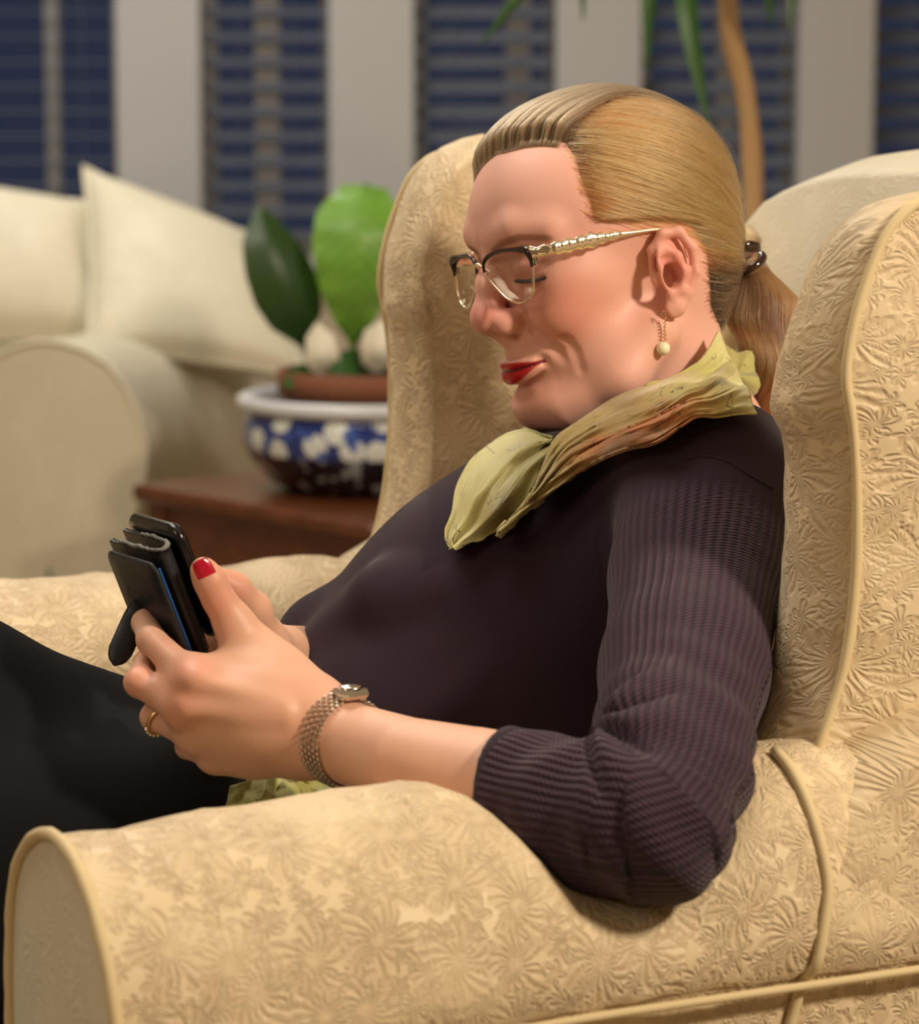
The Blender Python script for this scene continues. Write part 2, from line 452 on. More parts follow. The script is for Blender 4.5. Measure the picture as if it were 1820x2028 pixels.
def scarf_mat():
    t = NT('printed silk scarf'); a = t.n('Attribute', dict(attribute_name='col')).outputs['Color']; uv = t.n('UVMap').outputs[0]
    st = t.n('TexNoise', Vector=t.n('Mapping', Vector=uv, Scale=(30, 420, 1)).outputs[0], Scale=1.0, Detail=3.0).outputs[0]
    vor = t.n('TexVoronoi', dict(feature='DISTANCE_TO_EDGE'), Vector=t.n('Mapping', Vector=uv, Scale=(60, 110, 1)).outputs[0], Scale=1.0).outputs[0]
    ink = t.math('LESS_THAN', vor, 0.035)
    inkm = t.math('MULTIPLY', ink, t.math('GREATER_THAN', t.n('TexNoise', Vector=uv, Scale=28.0).outputs[0], 0.56))
    col = t.mix(t.math('MULTIPLY', inkm, 0.7), a, srgb(52, 34, 20))
    w2 = t.n('TexNoise', Vector=uv, Scale=55.0, Detail=3.0).outputs[0]
    col = t.mix(t.math('MULTIPLY', w2, 0.35), col, srgb(188, 180, 120))
    t.p(Base_Color=col, Roughness=0.5, Sheen_Weight=0.3, Specular_IOR_Level=0.3, Normal=t.bump(st, 0.0012, 0.8)); return t.m
M['scarf'] = scarf_mat()
def hair_mat(name='hair', strand=True, dark=0.0):
    t = NT(name)
    a = t.n('Attribute', dict(attribute_name='col')).outputs['Color']
    if strand:
        r = t.n('HairInfo').outputs['Random']
        col = t.mix(0.22, a, t.ramp(r, [(0, srgb(84, 58, 40)), (.55, srgb(170, 128, 84)), (1, srgb(226, 200, 158))]))
        pb = t.n('BsdfHairPrincipled', dict(parametrization='COLOR'), Color=col, Roughness=0.32, Radial_Roughness=0.5)
        t.t.links.new(pb.outputs[0], t.out.inputs[0])
    else:
        t.p(Base_Color=a, Roughness=0.55)
    return t.m
M['hair'] = hair_mat(); M['scalp'] = hair_mat('hair underlayer', False)
M['lash'] = simple('dark lash', srgb(42, 30, 28), 0.7)
M['brow'] = simple('brow hair', srgb(128, 84, 66), 0.8)
M['nail'] = simple('red nail varnish', srgb(190, 20, 50), 0.16, Coat_Weight=0.6)
M['gold'] = simple('gold', (0.83, 0.60, 0.30), 0.24, 1.0)
M['palegold'] = simple('pale gold', (1.0, 0.88, 0.68), 0.16, 1.0)
M['steel'] = simple('polished steel', (0.72, 0.68, 0.62), 0.2, 1.0)
M['steel2'] = simple('brushed steel', (0.62, 0.56, 0.47), 0.32, 1.0)
M['rim'] = simple('dark bronze acetate', srgb(40, 26, 22), 0.2)
M['pearl'] = simple('cream bead', srgb(240, 230, 200), 0.3, Subsurface_Weight=0.2, Subsurface_Scale=0.003)
M['tort'] = simple('tortoiseshell', srgb(46, 24, 16), 0.12, Coat_Weight=0.5)
def clear(name, tint=(1, 1, 1), refl=1.0):
    t = NT(name); tr = t.n('BsdfTransparent', Color=tint); gl = t.n('BsdfGlossy', Roughness=0.03)
    fr = t.n('Fresnel', IOR=1.5); mx = t.n('MixShader', Fac=t.math('MULTIPLY', fr.outputs[0], refl), i1=tr, i2=gl)
    t.t.links.new(mx.outputs[0], t.out.inputs[0]); return t.m
M['lens'] = clear('spectacle lens', (0.97, 0.96, 0.95), 0.08)
M['glass'] = clear('window glass', (0.9, 0.95, 1.0), 0.7)
def leather():
    t = NT('navy black leather'); tc = t.n('TexCoord').outputs['Object']
    v = t.n('TexVoronoi', Vector=tc, Scale=1100.0).outputs[0]
    nz = t.n('TexNoise', Vector=tc, Scale=35.0, Detail=3.0).outputs[0]
    t.p(Base_Color=t.mix(nz, srgb(16, 18, 26), srgb(40, 42, 48)), Roughness=0.42, Specular_IOR_Level=0.45, Normal=t.bump(v, 0.0004, 0.3)); return t.m
M['leather'] = leather()
M['leather_edge'] = simple('worn leather edge', srgb(120, 120, 118), 0.8)
M['blue_highlight'] = simple('painted blue highlight', srgb(20, 82, 150), 0.35)  # highlight on the leather given as a flat blue colour
M['phone'] = simple('black phone shell', srgb(22, 17, 20), 0.22)
M['screen'] = simple('dark screen glass', srgb(12, 13, 16), 0.08)
def wood():
    t = NT('red brown wood'); tc = t.n('TexCoord').outputs['Object']
    n = t.n('TexNoise', Vector=t.n('Mapping', Vector=tc, Scale=(3, 40, 40)).outputs[0], Scale=1.0, Detail=4.0).outputs[0]
    t.p(Base_Color=t.mix(n, srgb(62, 30, 18), srgb(118, 64, 34)), Roughness=0.32); return t.m
M['wood'] = wood()
M['blindslat'] = simple('grey white blind slat', srgb(118, 125, 140), 0.55)
M['white'] = simple('white paint', srgb(202, 203, 206), 0.5)
M['terracotta'] = simple('terracotta', srgb(128, 78, 54), 0.85)
M['soil'] = simple('dark potting soil', srgb(42, 34, 26), 0.95)
def plaster(name, c):
    t = NT(name); n = t.n('TexNoise', Vector=t.n('TexCoord').outputs['Object'], Scale=90.0, Detail=3.0).outputs[0]
    t.p(Base_Color=c, Roughness=0.85, Normal=t.bump(n, 0.001, 0.3)); return t.m
M['wall'] = plaster('wall paint', srgb(205, 190, 165)); M['ceil'] = plaster('ceiling paint', srgb(225, 218, 205))
def carpet():
    t = NT('beige carpet'); n = t.n('TexNoise', Vector=t.n('TexCoord').outputs['Object'], Scale=250.0, Detail=3.0).outputs[0]
    t.p(Base_Color=t.mix(n, srgb(140, 120, 95), srgb(176, 156, 128)), Roughness=0.95, Normal=t.bump(n, 0.003, 0.6)); return t.m
M['carpet'] = carpet()
def china():
    t = NT('blue and white china'); uv = t.n('UVMap').outputs[0]
    v = t.n('TexVoronoi', dict(voronoi_dimensions='2D'), Vector=uv, Scale=22.0, Randomness=0.8)
    blot = t.math('LESS_THAN', v.outputs['Distance'], 0.36)
    rnd = t.n('SeparateColor', Color=v.outputs['Color']).outputs[0]
    col = t.mix(t.math('MULTIPLY', blot, t.math('GREATER_THAN', rnd, 0.35)), srgb(34, 52, 118), srgb(216, 220, 214))
    nz = t.n('TexNoise', Vector=uv, Scale=40.0, Detail=2.0).outputs[0]
    col = t.mix(t.math('GREATER_THAN', nz, 0.60), col, srgb(58, 86, 160))
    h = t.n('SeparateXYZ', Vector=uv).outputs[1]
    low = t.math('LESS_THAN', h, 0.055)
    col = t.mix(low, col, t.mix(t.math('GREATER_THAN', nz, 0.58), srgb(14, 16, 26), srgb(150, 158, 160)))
    t.p(Base_Color=col, Roughness=0.15, Coat_Weight=0.4); return t.m
M['china'] = china(); M['china_white'] = simple('white glaze', srgb(205, 208, 212), 0.2)
def leafmat(name, a, b):
    t = NT(name); uv = t.n('UVMap').outputs[0]; sp = t.n('SeparateXYZ', Vector=uv)
    x = t.math('ABSOLUTE', sp.outputs[0])
    vein = t.math('POWER', t.math('ABSOLUTE', t.math('SINE', t.math('MULTIPLY', t.math('ADD', sp.outputs[1], t.math('MULTIPLY', x, -0.5)), 36.0))), 6.0)
    nz = t.n('TexNoise', Vector=uv, Scale=4.0, Detail=2.0).outputs[0]
    f = t.math('ADD', t.math('MULTIPLY', vein, 0.35), t.math('MULTIPLY', nz, 0.8), clamp=True)
    t.p(Base_Color=t.mix(f, a, b), Roughness=0.4, Subsurface_Weight=0.0, Transmission_Weight=0.0); return t.m
M['leaf_dark'] = leafmat('dark green leaf', srgb(30, 58, 22), srgb(48, 80, 26))
M['leaf_bright'] = leafmat('bright green leaf', srgb(82, 138, 48), srgb(132, 178, 66))
M['leaf_mid'] = leafmat('strap leaf green', srgb(40, 80, 32), srgb(60, 104, 44))
M['stem'] = simple('green stem', srgb(96, 110, 62), 0.6)
M['bark'] = simple('tan cane', srgb(176, 140, 96), 0.8)
M['petal'] = simple('white petal', srgb(226, 220, 200), 0.6)

# ------------------------------------------------------------------ the room
def struct(name, c, half, mat, parent=None, bev=0.0):
    o = box(name, c, half, mat, parent, bev=bev)
    if parent is None: o['kind'] = 'structure'
    return o
X0, X1, Y0, Y1, ZT = -3.4, 2.8, -1.4, 6.3, 2.6
struct('floor', ((X0 + X1) / 2, (Y0 + Y1) / 2, -0.05), ((X1 - X0) / 2 + .2, (Y1 - Y0) / 2 + .3, 0.05), M['carpet'])
struct('ceiling', ((X0 + X1) / 2, (Y0 + Y1) / 2, ZT + 0.05), ((X1 - X0) / 2 + .2, (Y1 - Y0) / 2 + .3, 0.05), M['ceil'])
struct('wall_left', (X0 - 0.06, (Y0 + Y1) / 2, ZT / 2), (0.06, (Y1 - Y0) / 2, ZT / 2), M['wall'])
struct('wall_right', (X1 + 0.06, (Y0 + Y1) / 2, ZT / 2), (0.06, (Y1 - Y0) / 2, ZT / 2), M['wall'])
struct('wall_front', ((X0 + X1) / 2, Y0 - 0.06, ZT / 2), ((X1 - X0) / 2 + .12, 0.06, ZT / 2), M['wall'])
SILL, HEAD = 0.74, 2.15
def wx(px): return (px - 910) / FPX * (Y1 * C8 + 0.05)
gaps = [(-760, 240), (405, 655), (822, 1098), (1266, 1572), (1720, 2700)]
mull = [(84, 112), (500, 552), (1000, 1052), (1420, 1462), (2180, 2230)]
struct('wall_back', ((X0 + X1) / 2, Y1 + 0.09, SILL / 2), ((X1 - X0) / 2 + .12, 0.09, SILL / 2), M['wall'])
struct('wall_back_2', ((X0 + X1) / 2, Y1 + 0.09, (HEAD + ZT) / 2), ((X1 - X0) / 2 + .12, 0.09, (ZT - HEAD) / 2), M['wall'])
edges = [X0 - .12] + [wx(e) for g in gaps for e in g] + [X1 + .12]
for i in range(0, len(edges), 2):
    a, b = edges[i], edges[i + 1]
    struct('trim_%d' % (i // 2 + 1), ((a + b) / 2, Y1 + 0.06, (SILL + HEAD) / 2), ((b - a) / 2, 0.1, (HEAD - SILL) / 2), M['white'], bev=0.004)
struct('trim_7', ((X0 + X1) / 2, Y1 - 0.02, SILL - 0.015), ((X1 - X0) / 2, 0.06, 0.015), M['white'], bev=0.003)
struct('baseboard_back', ((X0 + X1) / 2, Y1 - 0.008, 0.06), ((X1 - X0) / 2, 0.008, 0.06), M['white'])
names = ['far left window', 'window left of the striped sofa plant', 'window behind her forehead', 'window right of her head', 'far right window']
blab = ['white venetian blind nearly open on the window at the far left', 'white venetian blind above the bright green potted plant',
        'white venetian blind left of the wide pale post above her hair', 'white venetian blind behind the tan plant cane', 'white venetian blind at the right edge above the chair back']
for k, ((ga, gb), (ma, mb)) in enumerate(zip(gaps, mull)):
    a, b = wx(ga), wx(gb)
    wobj = bpy.data.objects.new('window_%d' % (k + 1), None); COL.objects.link(wobj); wobj.location = ((a + b) / 2, Y1 + 0.13, SILL); wobj['kind'] = 'structure'
    ROOT[wobj] = np.array([(a + b) / 2, Y1 + 0.13, SILL])
    fr = []
    for (c, h) in ((((a + b) / 2, Y1 + .13, SILL + .025), ((b - a) / 2, .025, .025)), (((a + b) / 2, Y1 + .13, HEAD - .025), ((b - a) / 2, .025, .025)),
                   ((a + .012, Y1 + .13, (SILL + HEAD) / 2), (.012, .025, (HEAD - SILL) / 2)), ((b - .012, Y1 + .13, (SILL + HEAD) / 2), (.012, .025, (HEAD - SILL) / 2))):
        fr.append(box_data(c, I3, h, .003))
    obj('frame', *merge(fr), M['white'], wobj, smooth=False)
    box('mullion', ((wx(ma) + wx(mb)) / 2, Y1 + .125, (SILL + HEAD) / 2), ((wx(mb) - wx(ma)) / 2, .03, (HEAD - SILL) / 2), M['white'], wobj)
    box('pane', ((a + b) / 2, Y1 + .14, (SILL + HEAD) / 2), ((b - a) / 2 - .012, .003, (HEAD - SILL) / 2 - .03), M['glass'], wobj, bev=0)
    bl = thing('window_blind', ((a + b) / 2, Y1 + .05, HEAD), blab[k], 'blind', 'venetian blinds in the bay windows')
    box('headrail', ((a + b) / 2, Y1 + .045, HEAD - .02), ((b - a) / 2 - .004, .025, .02), M['blindslat'], bl)
    tilt = math.radians((3, 20, 32, 34, 34)[k])
    ax = np.array([[1, 0, 0], [0, math.cos(tilt), math.sin(tilt)], [0, -math.sin(tilt), math.cos(tilt)]])
    z = SILL + .045; first = None; hx = (b - a) / 2 - .006
    while z < HEAD - .05:
        if first is None:
            V, Fc = box_data((0, 0, 0), ax, (hx, .025, .0012), .0006)
            first = obj('slat', V + ROOT[bl], Fc, M['blindslat'], bl, smooth=False); s = first
        else:
            s = first.copy(); COL.objects.link(s)
        s.location = (0, 0, z - HEAD); z += .0535
    for xx in (a + .08, b - .08):
        tube('ladder_cord', [(xx, Y1 + .024, SILL + .03), (xx, Y1 + .024, HEAD - .03)], .0012, M['blindslat'], bl, m=6)

# ------------------------------------------------------------------ helpers for upholstery
def pillow(corners, thick, n=28, seed=0, edge=0.35):
    """padded square: 4 corners in order, inflated on both sides; returns grid data (front, back)"""
    c = np.asarray(corners, float); s = np.linspace(-1, 1, n); U, V = np.meshgrid(s, s, indexing='ij')
    pin = 1 - 0.07 * (1 - V ** 2) * np.abs(U) ** 2; pin2 = 1 - 0.07 * (1 - U ** 2) * np.abs(V) ** 2
    u = (U * pin + 1) / 2; v = (V * pin2 + 1) / 2
    B = (c[0] * ((1 - u) * (1 - v))[..., None] + c[1] * (u * (1 - v))[..., None] + c[2] * (u * v)[..., None] + c[3] * ((1 - u) * v)[..., None])
    nrm = np.cross(c[1] - c[0], c[3] - c[0]); nrm /= np.linalg.norm(nrm)
    infl = ((1 - U ** 2) * (1 - V ** 2)) ** 0.42
    nz = fbm(np.stack([U.ravel() * 1.6 + seed, V.ravel() * 1.6, 0 * U.ravel()], 1), seed).reshape(U.shape)
    hgt = thick * infl * (1 + 0.18 * nz)
    A = B + nrm * hgt[..., None]; D = B - nrm * (thick * infl * 0.9)[..., None]
    V1 = np.concatenate([A.reshape(-1, 3), D.reshape(-1, 3)])
    Fc = np.concatenate([grid_faces(n, n), grid_faces(n, n, off=n * n)[:, ::-1]])
    uv = np.tile(grid_uv(B), (2, 1))
    rim = np.concatenate([B[:, 0], B[-1, 1:], B[::-1, -1][1:], B[0, ::-1][1:-1]])
    return V1, Fc, uv, rim
def padded(out2, plane, l0, l1, bulge0, bulge1, face, nr=6, wr=None):
    """closed outline in 2D given by plane(a, b, l); slab between l0 and l1 with domed faces and a rounded rim"""
    out2 = np.asarray(out2, float); cen = out2.mean(0); n = len(out2)
    nx = np.roll(out2, -1, 0) - np.roll(out2, 1, 0); nn = np.stack([nx[:, 1], -nx[:, 0]], 1); nn /= np.linalg.norm(nn, axis=1)[:, None] + 1e-12
    if ((out2 - cen) * nn).sum() < 0: nn = -nn
    rings = []; L = []
    for k in range(nr):
        s = math.sin((k + 0.002) / nr * math.pi / 2); rings.append(cen + (out2 - cen) * s); L.append(np.full(n, l0 - bulge0 * (1 - s * s)))
    for k in range(7):
        a = k / 6; rings.append(out2 + nn * face * math.sin(a * math.pi)); L.append(np.full(n, l0 + (l1 - l0) * a))
    for k in range(nr - 1, -1, -1):
        s = math.sin((k + 0.002) / nr * math.pi / 2); rings.append(cen + (out2 - cen) * s); L.append(np.full(n, l1 + bulge1 * (1 - s * s)))
    R = np.array(rings); L = np.array(L)
    G = plane(R[..., 0], R[..., 1], L)
    return G, R, L

# ------------------------------------------------------------------ sofa with two loose cushions
SA = np.array([-0.60, 4.2, 0.0]); SF = np.array([-0.27, -0.963, 0]); SR = np.array([0.963, -0.27, 0])
def S_(f, r, z): return SA + f * SF + r * SR + z * CZ
sofa = thing('sofa', S_(-.45, -.9, 0), 'cream two seat sofa with rolled arm in the left background', 'sofa')
def arm_sec(w=.13, top_=.722):
    return cr([(-w + .005, .06), (-w + .004, .30), (-w, .52), (-w - .003, .60), (-w * .75, top_ - .035), (0, top_), (w * .75, top_ - .035), (w + .015, .60), (w + .02, .53), (w, .45), (w - .005, .06)], 40)
sec = arm_sec()
for nm, r0 in (('arm', 0.0), ('arm', -1.75)):
    fs = np.linspace(0, -.82, 14)
    G = np.array([[S_(f, r0 + a, z) for a, z in sec] for f in fs])
    G += (0.004 * fbm(G.reshape(-1, 3) * 9, 4)).reshape(G.shape[:2])[..., None] * CZ
    arm = grid_obj('arm', G, M['damask_soft'], sofa)
    cen = np.array([0, .38]); psec = np.concatenate([sec, np.linspace(sec[-1], sec[0], 8)[1:]]); pan = np.array([[S_(.004 + .012 * (1 - s * s), r0 + cen[0] + (a - cen[0]) * s, cen[1] + (z - cen[1]) * s) for a, z in psec] for s in (1, .96, .85, .6, .3, .02)])
    grid_obj('front_panel', pan, M['damask_soft'], arm)
    tube('piping', [S_(.004, r0 + a, z) for a, z in sec], .005, M['damask_soft'], arm, m=8)
def rbox(name, f0, f1, r0, r1, z0, z1, mat, par, frame=S_, bev=.04):
    o = np.array([frame(f0, r0, z0), frame(f1, r1, z1)])
    c = frame((f0 + f1) / 2, (r0 + r1) / 2, (z0 + z1) / 2)
    V, Fc = box_data((0, 0, 0), I3, (abs(f1 - f0) / 2, abs(r1 - r0) / 2, abs(z1 - z0) / 2), 0)
    me = Sdf()
    n = 13; a = np.linspace(-1, 1, n)
    parts = []
    h = np.array([abs(f1 - f0), abs(r1 - r0), abs(z1 - z0)]) / 2
    uvs = []
    for k in range(3):
        for s in (-1, 1):
            U, W = np.meshgrid(a, a, indexing='ij'); q = np.zeros((n, n, 3)); i, j = (k + 1) % 3, (k + 2) % 3
            q[..., i] = np.sign(U) * np.abs(U) ** 0.6; q[..., j] = np.sign(W) * np.abs(W) ** 0.6; q[..., k] = s
            p = q * h; core = np.clip(p, -(h - bev), h - bev); d = p - core; L = np.linalg.norm(d, axis=2, keepdims=True)
            p = core + d / np.maximum(L, 1e-9) * bev
            dome = (1 - q[..., i] ** 2) * (1 - q[..., j] ** 2) * .25 * bev; p[..., k] += s * dome
            if (s < 0): p = p[::-1]
            F3, R3, Z3 = (frame(1, 0, 0) - frame(0, 0, 0)), (frame(0, 1, 0) - frame(0, 0, 0)), CZ
            g = c + p[..., :1] * F3 + p[..., 1:2] * R3 + p[..., 2:] * Z3
            parts.append((g.reshape(-1, 3), [list(x) for x in grid_faces(n, n)])); uvs.append(np.stack([p[..., i], p[..., j]], -1).reshape(-1, 2))
    V, Fc = merge(parts); return obj(name, V, Fc, mat, par, uv=np.concatenate(uvs))
rbox('base', -.82, -.02, -1.64, -.11, .05, .30, M['damask_soft'], sofa, bev=.02)
rbox('seat_cushion', -.72, .0, -.87, -.12, .30, .46, M['damask_soft'], sofa)
rbox('seat_cushion', -.72, .0, -1.63, -.88, .30, .46, M['damask_soft'], sofa)
rbox('backrest', -.98, -.74, -1.66, .10, .05, .80, M['damask_soft'], sofa, bev=.07)
for f in (-.06, -.92):
    for r in (-.02, -1.72): box('leg', S_(f, r, .03), (.025, .025, .03), M['wood'], sofa)
def loose(name, pts, th, label, seed):
    V, Fc, uv, rim = pillow([P(*q) for q in pts], th, seed=seed)
    t = thing(name, V.mean(0), label, 'cushion', 'loose sofa cushions')
    obj('cover', V, Fc, M['damask_soft'], t, uv=uv); tube('piping', rim, .004, M['damask_soft'], t, m=6, closed=True)
loose('sofa_cushion', [(-230, 335, 4.72), (165, 400, 4.62), (225, 665, 4.5), (-230, 700, 4.5)], .07, 'cream cushion at the left picture edge, behind the pointed cushion', 1)
loose('sofa_cushion', [(165, 330, 4.66), (490, 462, 4.58), (618, 752, 4.42), (170, 700, 4.36)], .06, 'cream cushion with a pointed top corner leaning over the sofa arm', 2)

# ------------------------------------------------------------------ side table, planter, plant
tc0 = P(737, 1040, 3.5); ztop = tc0[2]
tl = ray_plane(276, 962, CZ, np.array([0, 0, ztop])); e1 = tl - tc0; L1 = np.linalg.norm(e1); e1 /= L1; e2 = np.array([e1[1], -e1[0], 0])
if e2[1] < 0: e2 = -e2
L1 += .02; L2 = .56
def TB(a, b, z): return tc0 * [1, 1, 0] + a * e1 + b * e2 + np.array([0, 0, z])
tab = thing('side_table', TB(L1 / 2, L2 / 2, 0), 'dark reddish wood side table under the blue and white planter', 'table')
TAX = np.array([e1, e2, CZ])
box('table_top', TB(L1 / 2, L2 / 2, ztop - .011), (L1 / 2, L2 / 2, .011), M['wood'], tab, ax=TAX, bev=.005)
for a, b, hx, hy in ((L1 / 2, .03, L1 / 2 - .03, .01), (L1 / 2, L2 - .03, L1 / 2 - .03, .01), (.03, L2 / 2, .01, L2 / 2 - .03), (L1 - .03, L2 / 2, .01, L2 / 2 - .03)):
    box('apron', TB(a, b, ztop - .07), (hx, hy, .048), M['wood'], tab, ax=TAX, bev=.002)
for a in (.035, L1 - .035):
    for b in (.035, L2 - .035): box('leg', TB(a, b, (ztop - .022) / 2), (.02, .02, (ztop - .022) / 2), M['wood'], tab, ax=TAX, bev=.003)
pc = ray_plane(680, 945, CZ, np.array([0, 0, ztop])); pc = TB(.27, .22, ztop)
pk = ((pc - CAM) @ AX_R) / ((pc - CAM) @ AX_F) * FPX + 910
PR = .168
plr = thing('planter', pc, 'blue and white china planter bowl on the side table', 'planter')
prof = [(.10, 0), (.115, .004), (.138, .018), (.163, .050), (.170, .076), (.168, .098), (.160, .110)]
pr = cr(prof, 26); V, Fc = lathe_data(pc, pr, 64)
uvp = np.stack(np.meshgrid(pr[:, 1], np.linspace(0, 2 * math.pi * .165, 64, endpoint=False), indexing='ij'), -1).reshape(-1, 2)[:, ::-1]
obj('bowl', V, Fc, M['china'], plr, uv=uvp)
V, Fc = lathe_data(pc, [(.158, .106), (.172, .108), (.177, .115), (.176, .124), (.168, .128), (.155, .126), (.150, .11), (.14, .02), (.02, .012)], 64); obj('rim', V, Fc, M['china_white'], plr)
pot = thing('flowerpot', pc + [0, 0, .014], 'terracotta flowerpot inside the blue and white planter', 'flowerpot')
V, Fc = lathe_data(pc, [(.02, .014), (.088, .015), (.114, .125), (.122, .127), (.124, .158), (.117, .160), (.112, .148), (.110, .13)], 56); obj('pot_wall', V, Fc, M['terracotta'], pot)
V, Fc = lathe_data(pc, [(.111, .146), (.08, .150), (.04, .148), (.003, .152)], 40)
V[:, 2] += .006 * vnoise(V * 60, 3); obj('soil', V, Fc, M['soil'], pot)
def leaf_data(axis, widths, side, fold=.25, ripple=0.0, nu=9):
    p = cr(axis, 22); wd = cr([(i, w_) for i, w_ in enumerate(widths)], 22)[:, 1] if len(widths) > 2 else np.full(22, widths[0])
    wd = np.interp(np.linspace(0, 1, 22), np.linspace(0, 1, len(widths)), widths)
    t = np.gradient(p, axis=0); t /= np.linalg.norm(t, axis=1)[:, None]
    s = np.asarray(side, float); s = s - (t @ s)[:, None] * t; s /= np.linalg.norm(s, axis=1)[:, None]; nn = np.cross(s, t)
    x = np.linspace(-1, 1, nu)
    G = p[:, None] + x[None, :, None] * wd[:, None, None] * s[:, None] + (fold * np.abs(x)[None, :, None] * wd[:, None, None] + ripple * np.sin(np.arange(22) * 1.7)[:, None, None] * np.abs(x)[None, :, None] ** 2) * nn[:, None]
    uv = np.stack(np.meshgrid(np.linspace(0, 1, 22), x * .5, indexing='ij'), -1).reshape(-1, 2)[:, ::-1]
    return G, uv
def leaf(name, axis, widths, side, mat, parent, fold=.25, ripple=0.0, thick=.0012):
    G, uv = leaf_data(axis, widths, side, fold, ripple)
    t = np.gradient(G, axis=0); s = np.gradient(G, axis=1); n = np.cross(t, s); n /= np.linalg.norm(n, axis=2, keepdims=True) + 1e-9
    V = np.concatenate([(G + n * thick / 2).reshape(-1, 3), (G - n * thick / 2).reshape(-1, 3)]); a, b = G.shape[:2]
    Fc = np.concatenate([grid_faces(a, b), grid_faces(a, b, off=a * b)[:, ::-1]])
    return obj(name, V, Fc, mat, parent, uv=np.tile(uv, (2, 1)))
pd = float((pc - CAM) @ AX_F)
pl = thing('potted_plant', pc + [0, 0, .148], 'leafy plant with one dark and one bright green leaf in the terracotta pot', 'plant')
root = pc + np.array([0, 0, .148])
leaf('leaf', Pl([(520, 418, pd - .05), (540, 500, pd - .07), (575, 590, pd - .06), (602, 678, pd - .02)]), (.012, .040, .048, .040, .003), (1, .3, .1), M['leaf_dark'], pl, .25, label='dark green leaf') if False else None
lf = leaf('leaf', Pl([(515, 412, pd - .05), (538, 490, pd - .07), (575, 590, pd - .06), (606, 690, pd - .02)]), (.006, .034, .044, .046, .036, .002), (1, .3, .1), M['leaf_dark'], pl, .22); lf['label'] = 'dark green leaf'
lf = leaf('leaf', Pl([(722, 366, pd - .06), (716, 450, pd - .10), (706, 560, pd - .09), (700, 690, pd - .03)]), (.030, .060, .062, .050, .030, .002), (1, .15, 0), M['leaf_bright'], pl, .15, .004); lf['label'] = 'bright green leaf'
leaf('leaf', Pl([(700, 735, pd), (740, 690, pd - .02), (770, 620, pd + .02)]), (.004, .02, .022, .003), (.5, 0, .8), M['leaf_mid'], pl)
leaf('leaf', Pl([(640, 760, pd - .03), (600, 748, pd - .08), (560, 765, pd - .1)]), (.004, .018, .018, .003), (.1, .5, .8), M['leaf_mid'], pl)
leaf('leaf', Pl([(730, 770, pd - .03), (700, 720, pd - .06), (655, 735, pd - .08)]), (.004, .018, .018, .003), (.1, .5, .8), M['leaf_mid'], pl)
for a in ([(680, 800, pd), (560, 640, pd + .02), (515, 412, pd - .05)], [(700, 800, pd), (735, 600, pd + .03), (722, 366, pd - .06)], [(705, 800, pd), (712, 740, pd - .02), (702, 690, pd - .03)], [(690, 800, pd), (640, 740, pd), (606, 690, pd - .02)]):
    q = Pl(a); q[0] = root + RNG.normal(0, .012, 3) * [1, 1, 0]; tube('stem', cr(q, 14), .0045, M['stem'], pl, m=8)
leaf('flower', Pl([(640, 745, pd - .05), (636, 700, pd - .07), (628, 640, pd - .05)]), (.003, .022, .018, .002), (1, .2, .1), M['petal'], pl, .5)
leaf('flower', Pl([(745, 735, pd - .05), (748, 690, pd - .07), (755, 635, pd - .05)]), (.003, .024, .02, .002), (1, .2, .1), M['petal'], pl, .5)

# ------------------------------------------------------------------ tall cane plant behind the armchair
D = 3.7
cp = P(1492, 700, D); gx = np.array([cp[0], cp[1], 0])
cpl = thing('cane_plant', gx, 'tall plant with a bare tan cane and strap leaves behind the armchair', 'plant')
V, Fc = lathe_data(gx, [(.02, 0), (.12, .002), (.15, .28), (.158, .29), (.158, .32), (.148, .32), (.14, .29), (.02, .285)], 40); obj('plant_pot', V, Fc, M['china_white'], cpl)
q = np.concatenate([[gx + [0, 0, .28]], Pl([(1492, 560, D), (1490, 330, D), (1476, 180, D), (1446, 60, D), (1440, -90, D), (1440, -260, D)])])
tube('cane', cr(q, 40), .0135 + .001 * np.sin(np.arange(40) * 1.3), M['bark'], cpl, m=12)
crown = q[-1]
for a, wd in (([(1440, -250, D), (1385, -160, D - .05), (1362, 0, D - .1), (1405, 260, D - .08)], .016), ([(1440, -255, D), (1330, -180, D - .1), (1290, -40, D - .12), (1282, 140, D - .1)], .015),
              ([(1440, -260, D), (1250, -190, D - .1), (1080, -60, D - .15), (950, 90, D - .15)], .016), ([(1440, -260, D), (1230, -170, D), (1160, -60, D), (1155, 40, D)], .013),
              ([(1440, -250, D), (1500, -160, D - .1), (1520, -40, D - .12), (1530, 50, D - .1)], .016), ([(1440, -255, D), (1540, -190, D), (1570, -60, D), (1565, 60, D)], .015),
              ([(1440, -260, D), (1600, -260, D + .1), (1730, -180, D + .1), (1790, -60, D + .1)], .015), ([(1440, -260, D), (1400, -330, D + .1), (1300, -340, D + .2), (1200, -250, D + .25)], .015)):
    leaf('leaf', Pl(a), (wd * .6, wd, wd, wd * .7, .001), (1, .4, .2), M['leaf_mid'], cpl, .3)

# ------------------------------------------------------------------ the wing armchair
chair = thing('wing_armchair', C(.15, 0, 0), 'cream damask wing armchair the woman sits in', 'armchair')
def sm_(x, a, b): t = np.clip((x - a) / (b - a), 0, 1); return t * t * (3 - 2 * t)
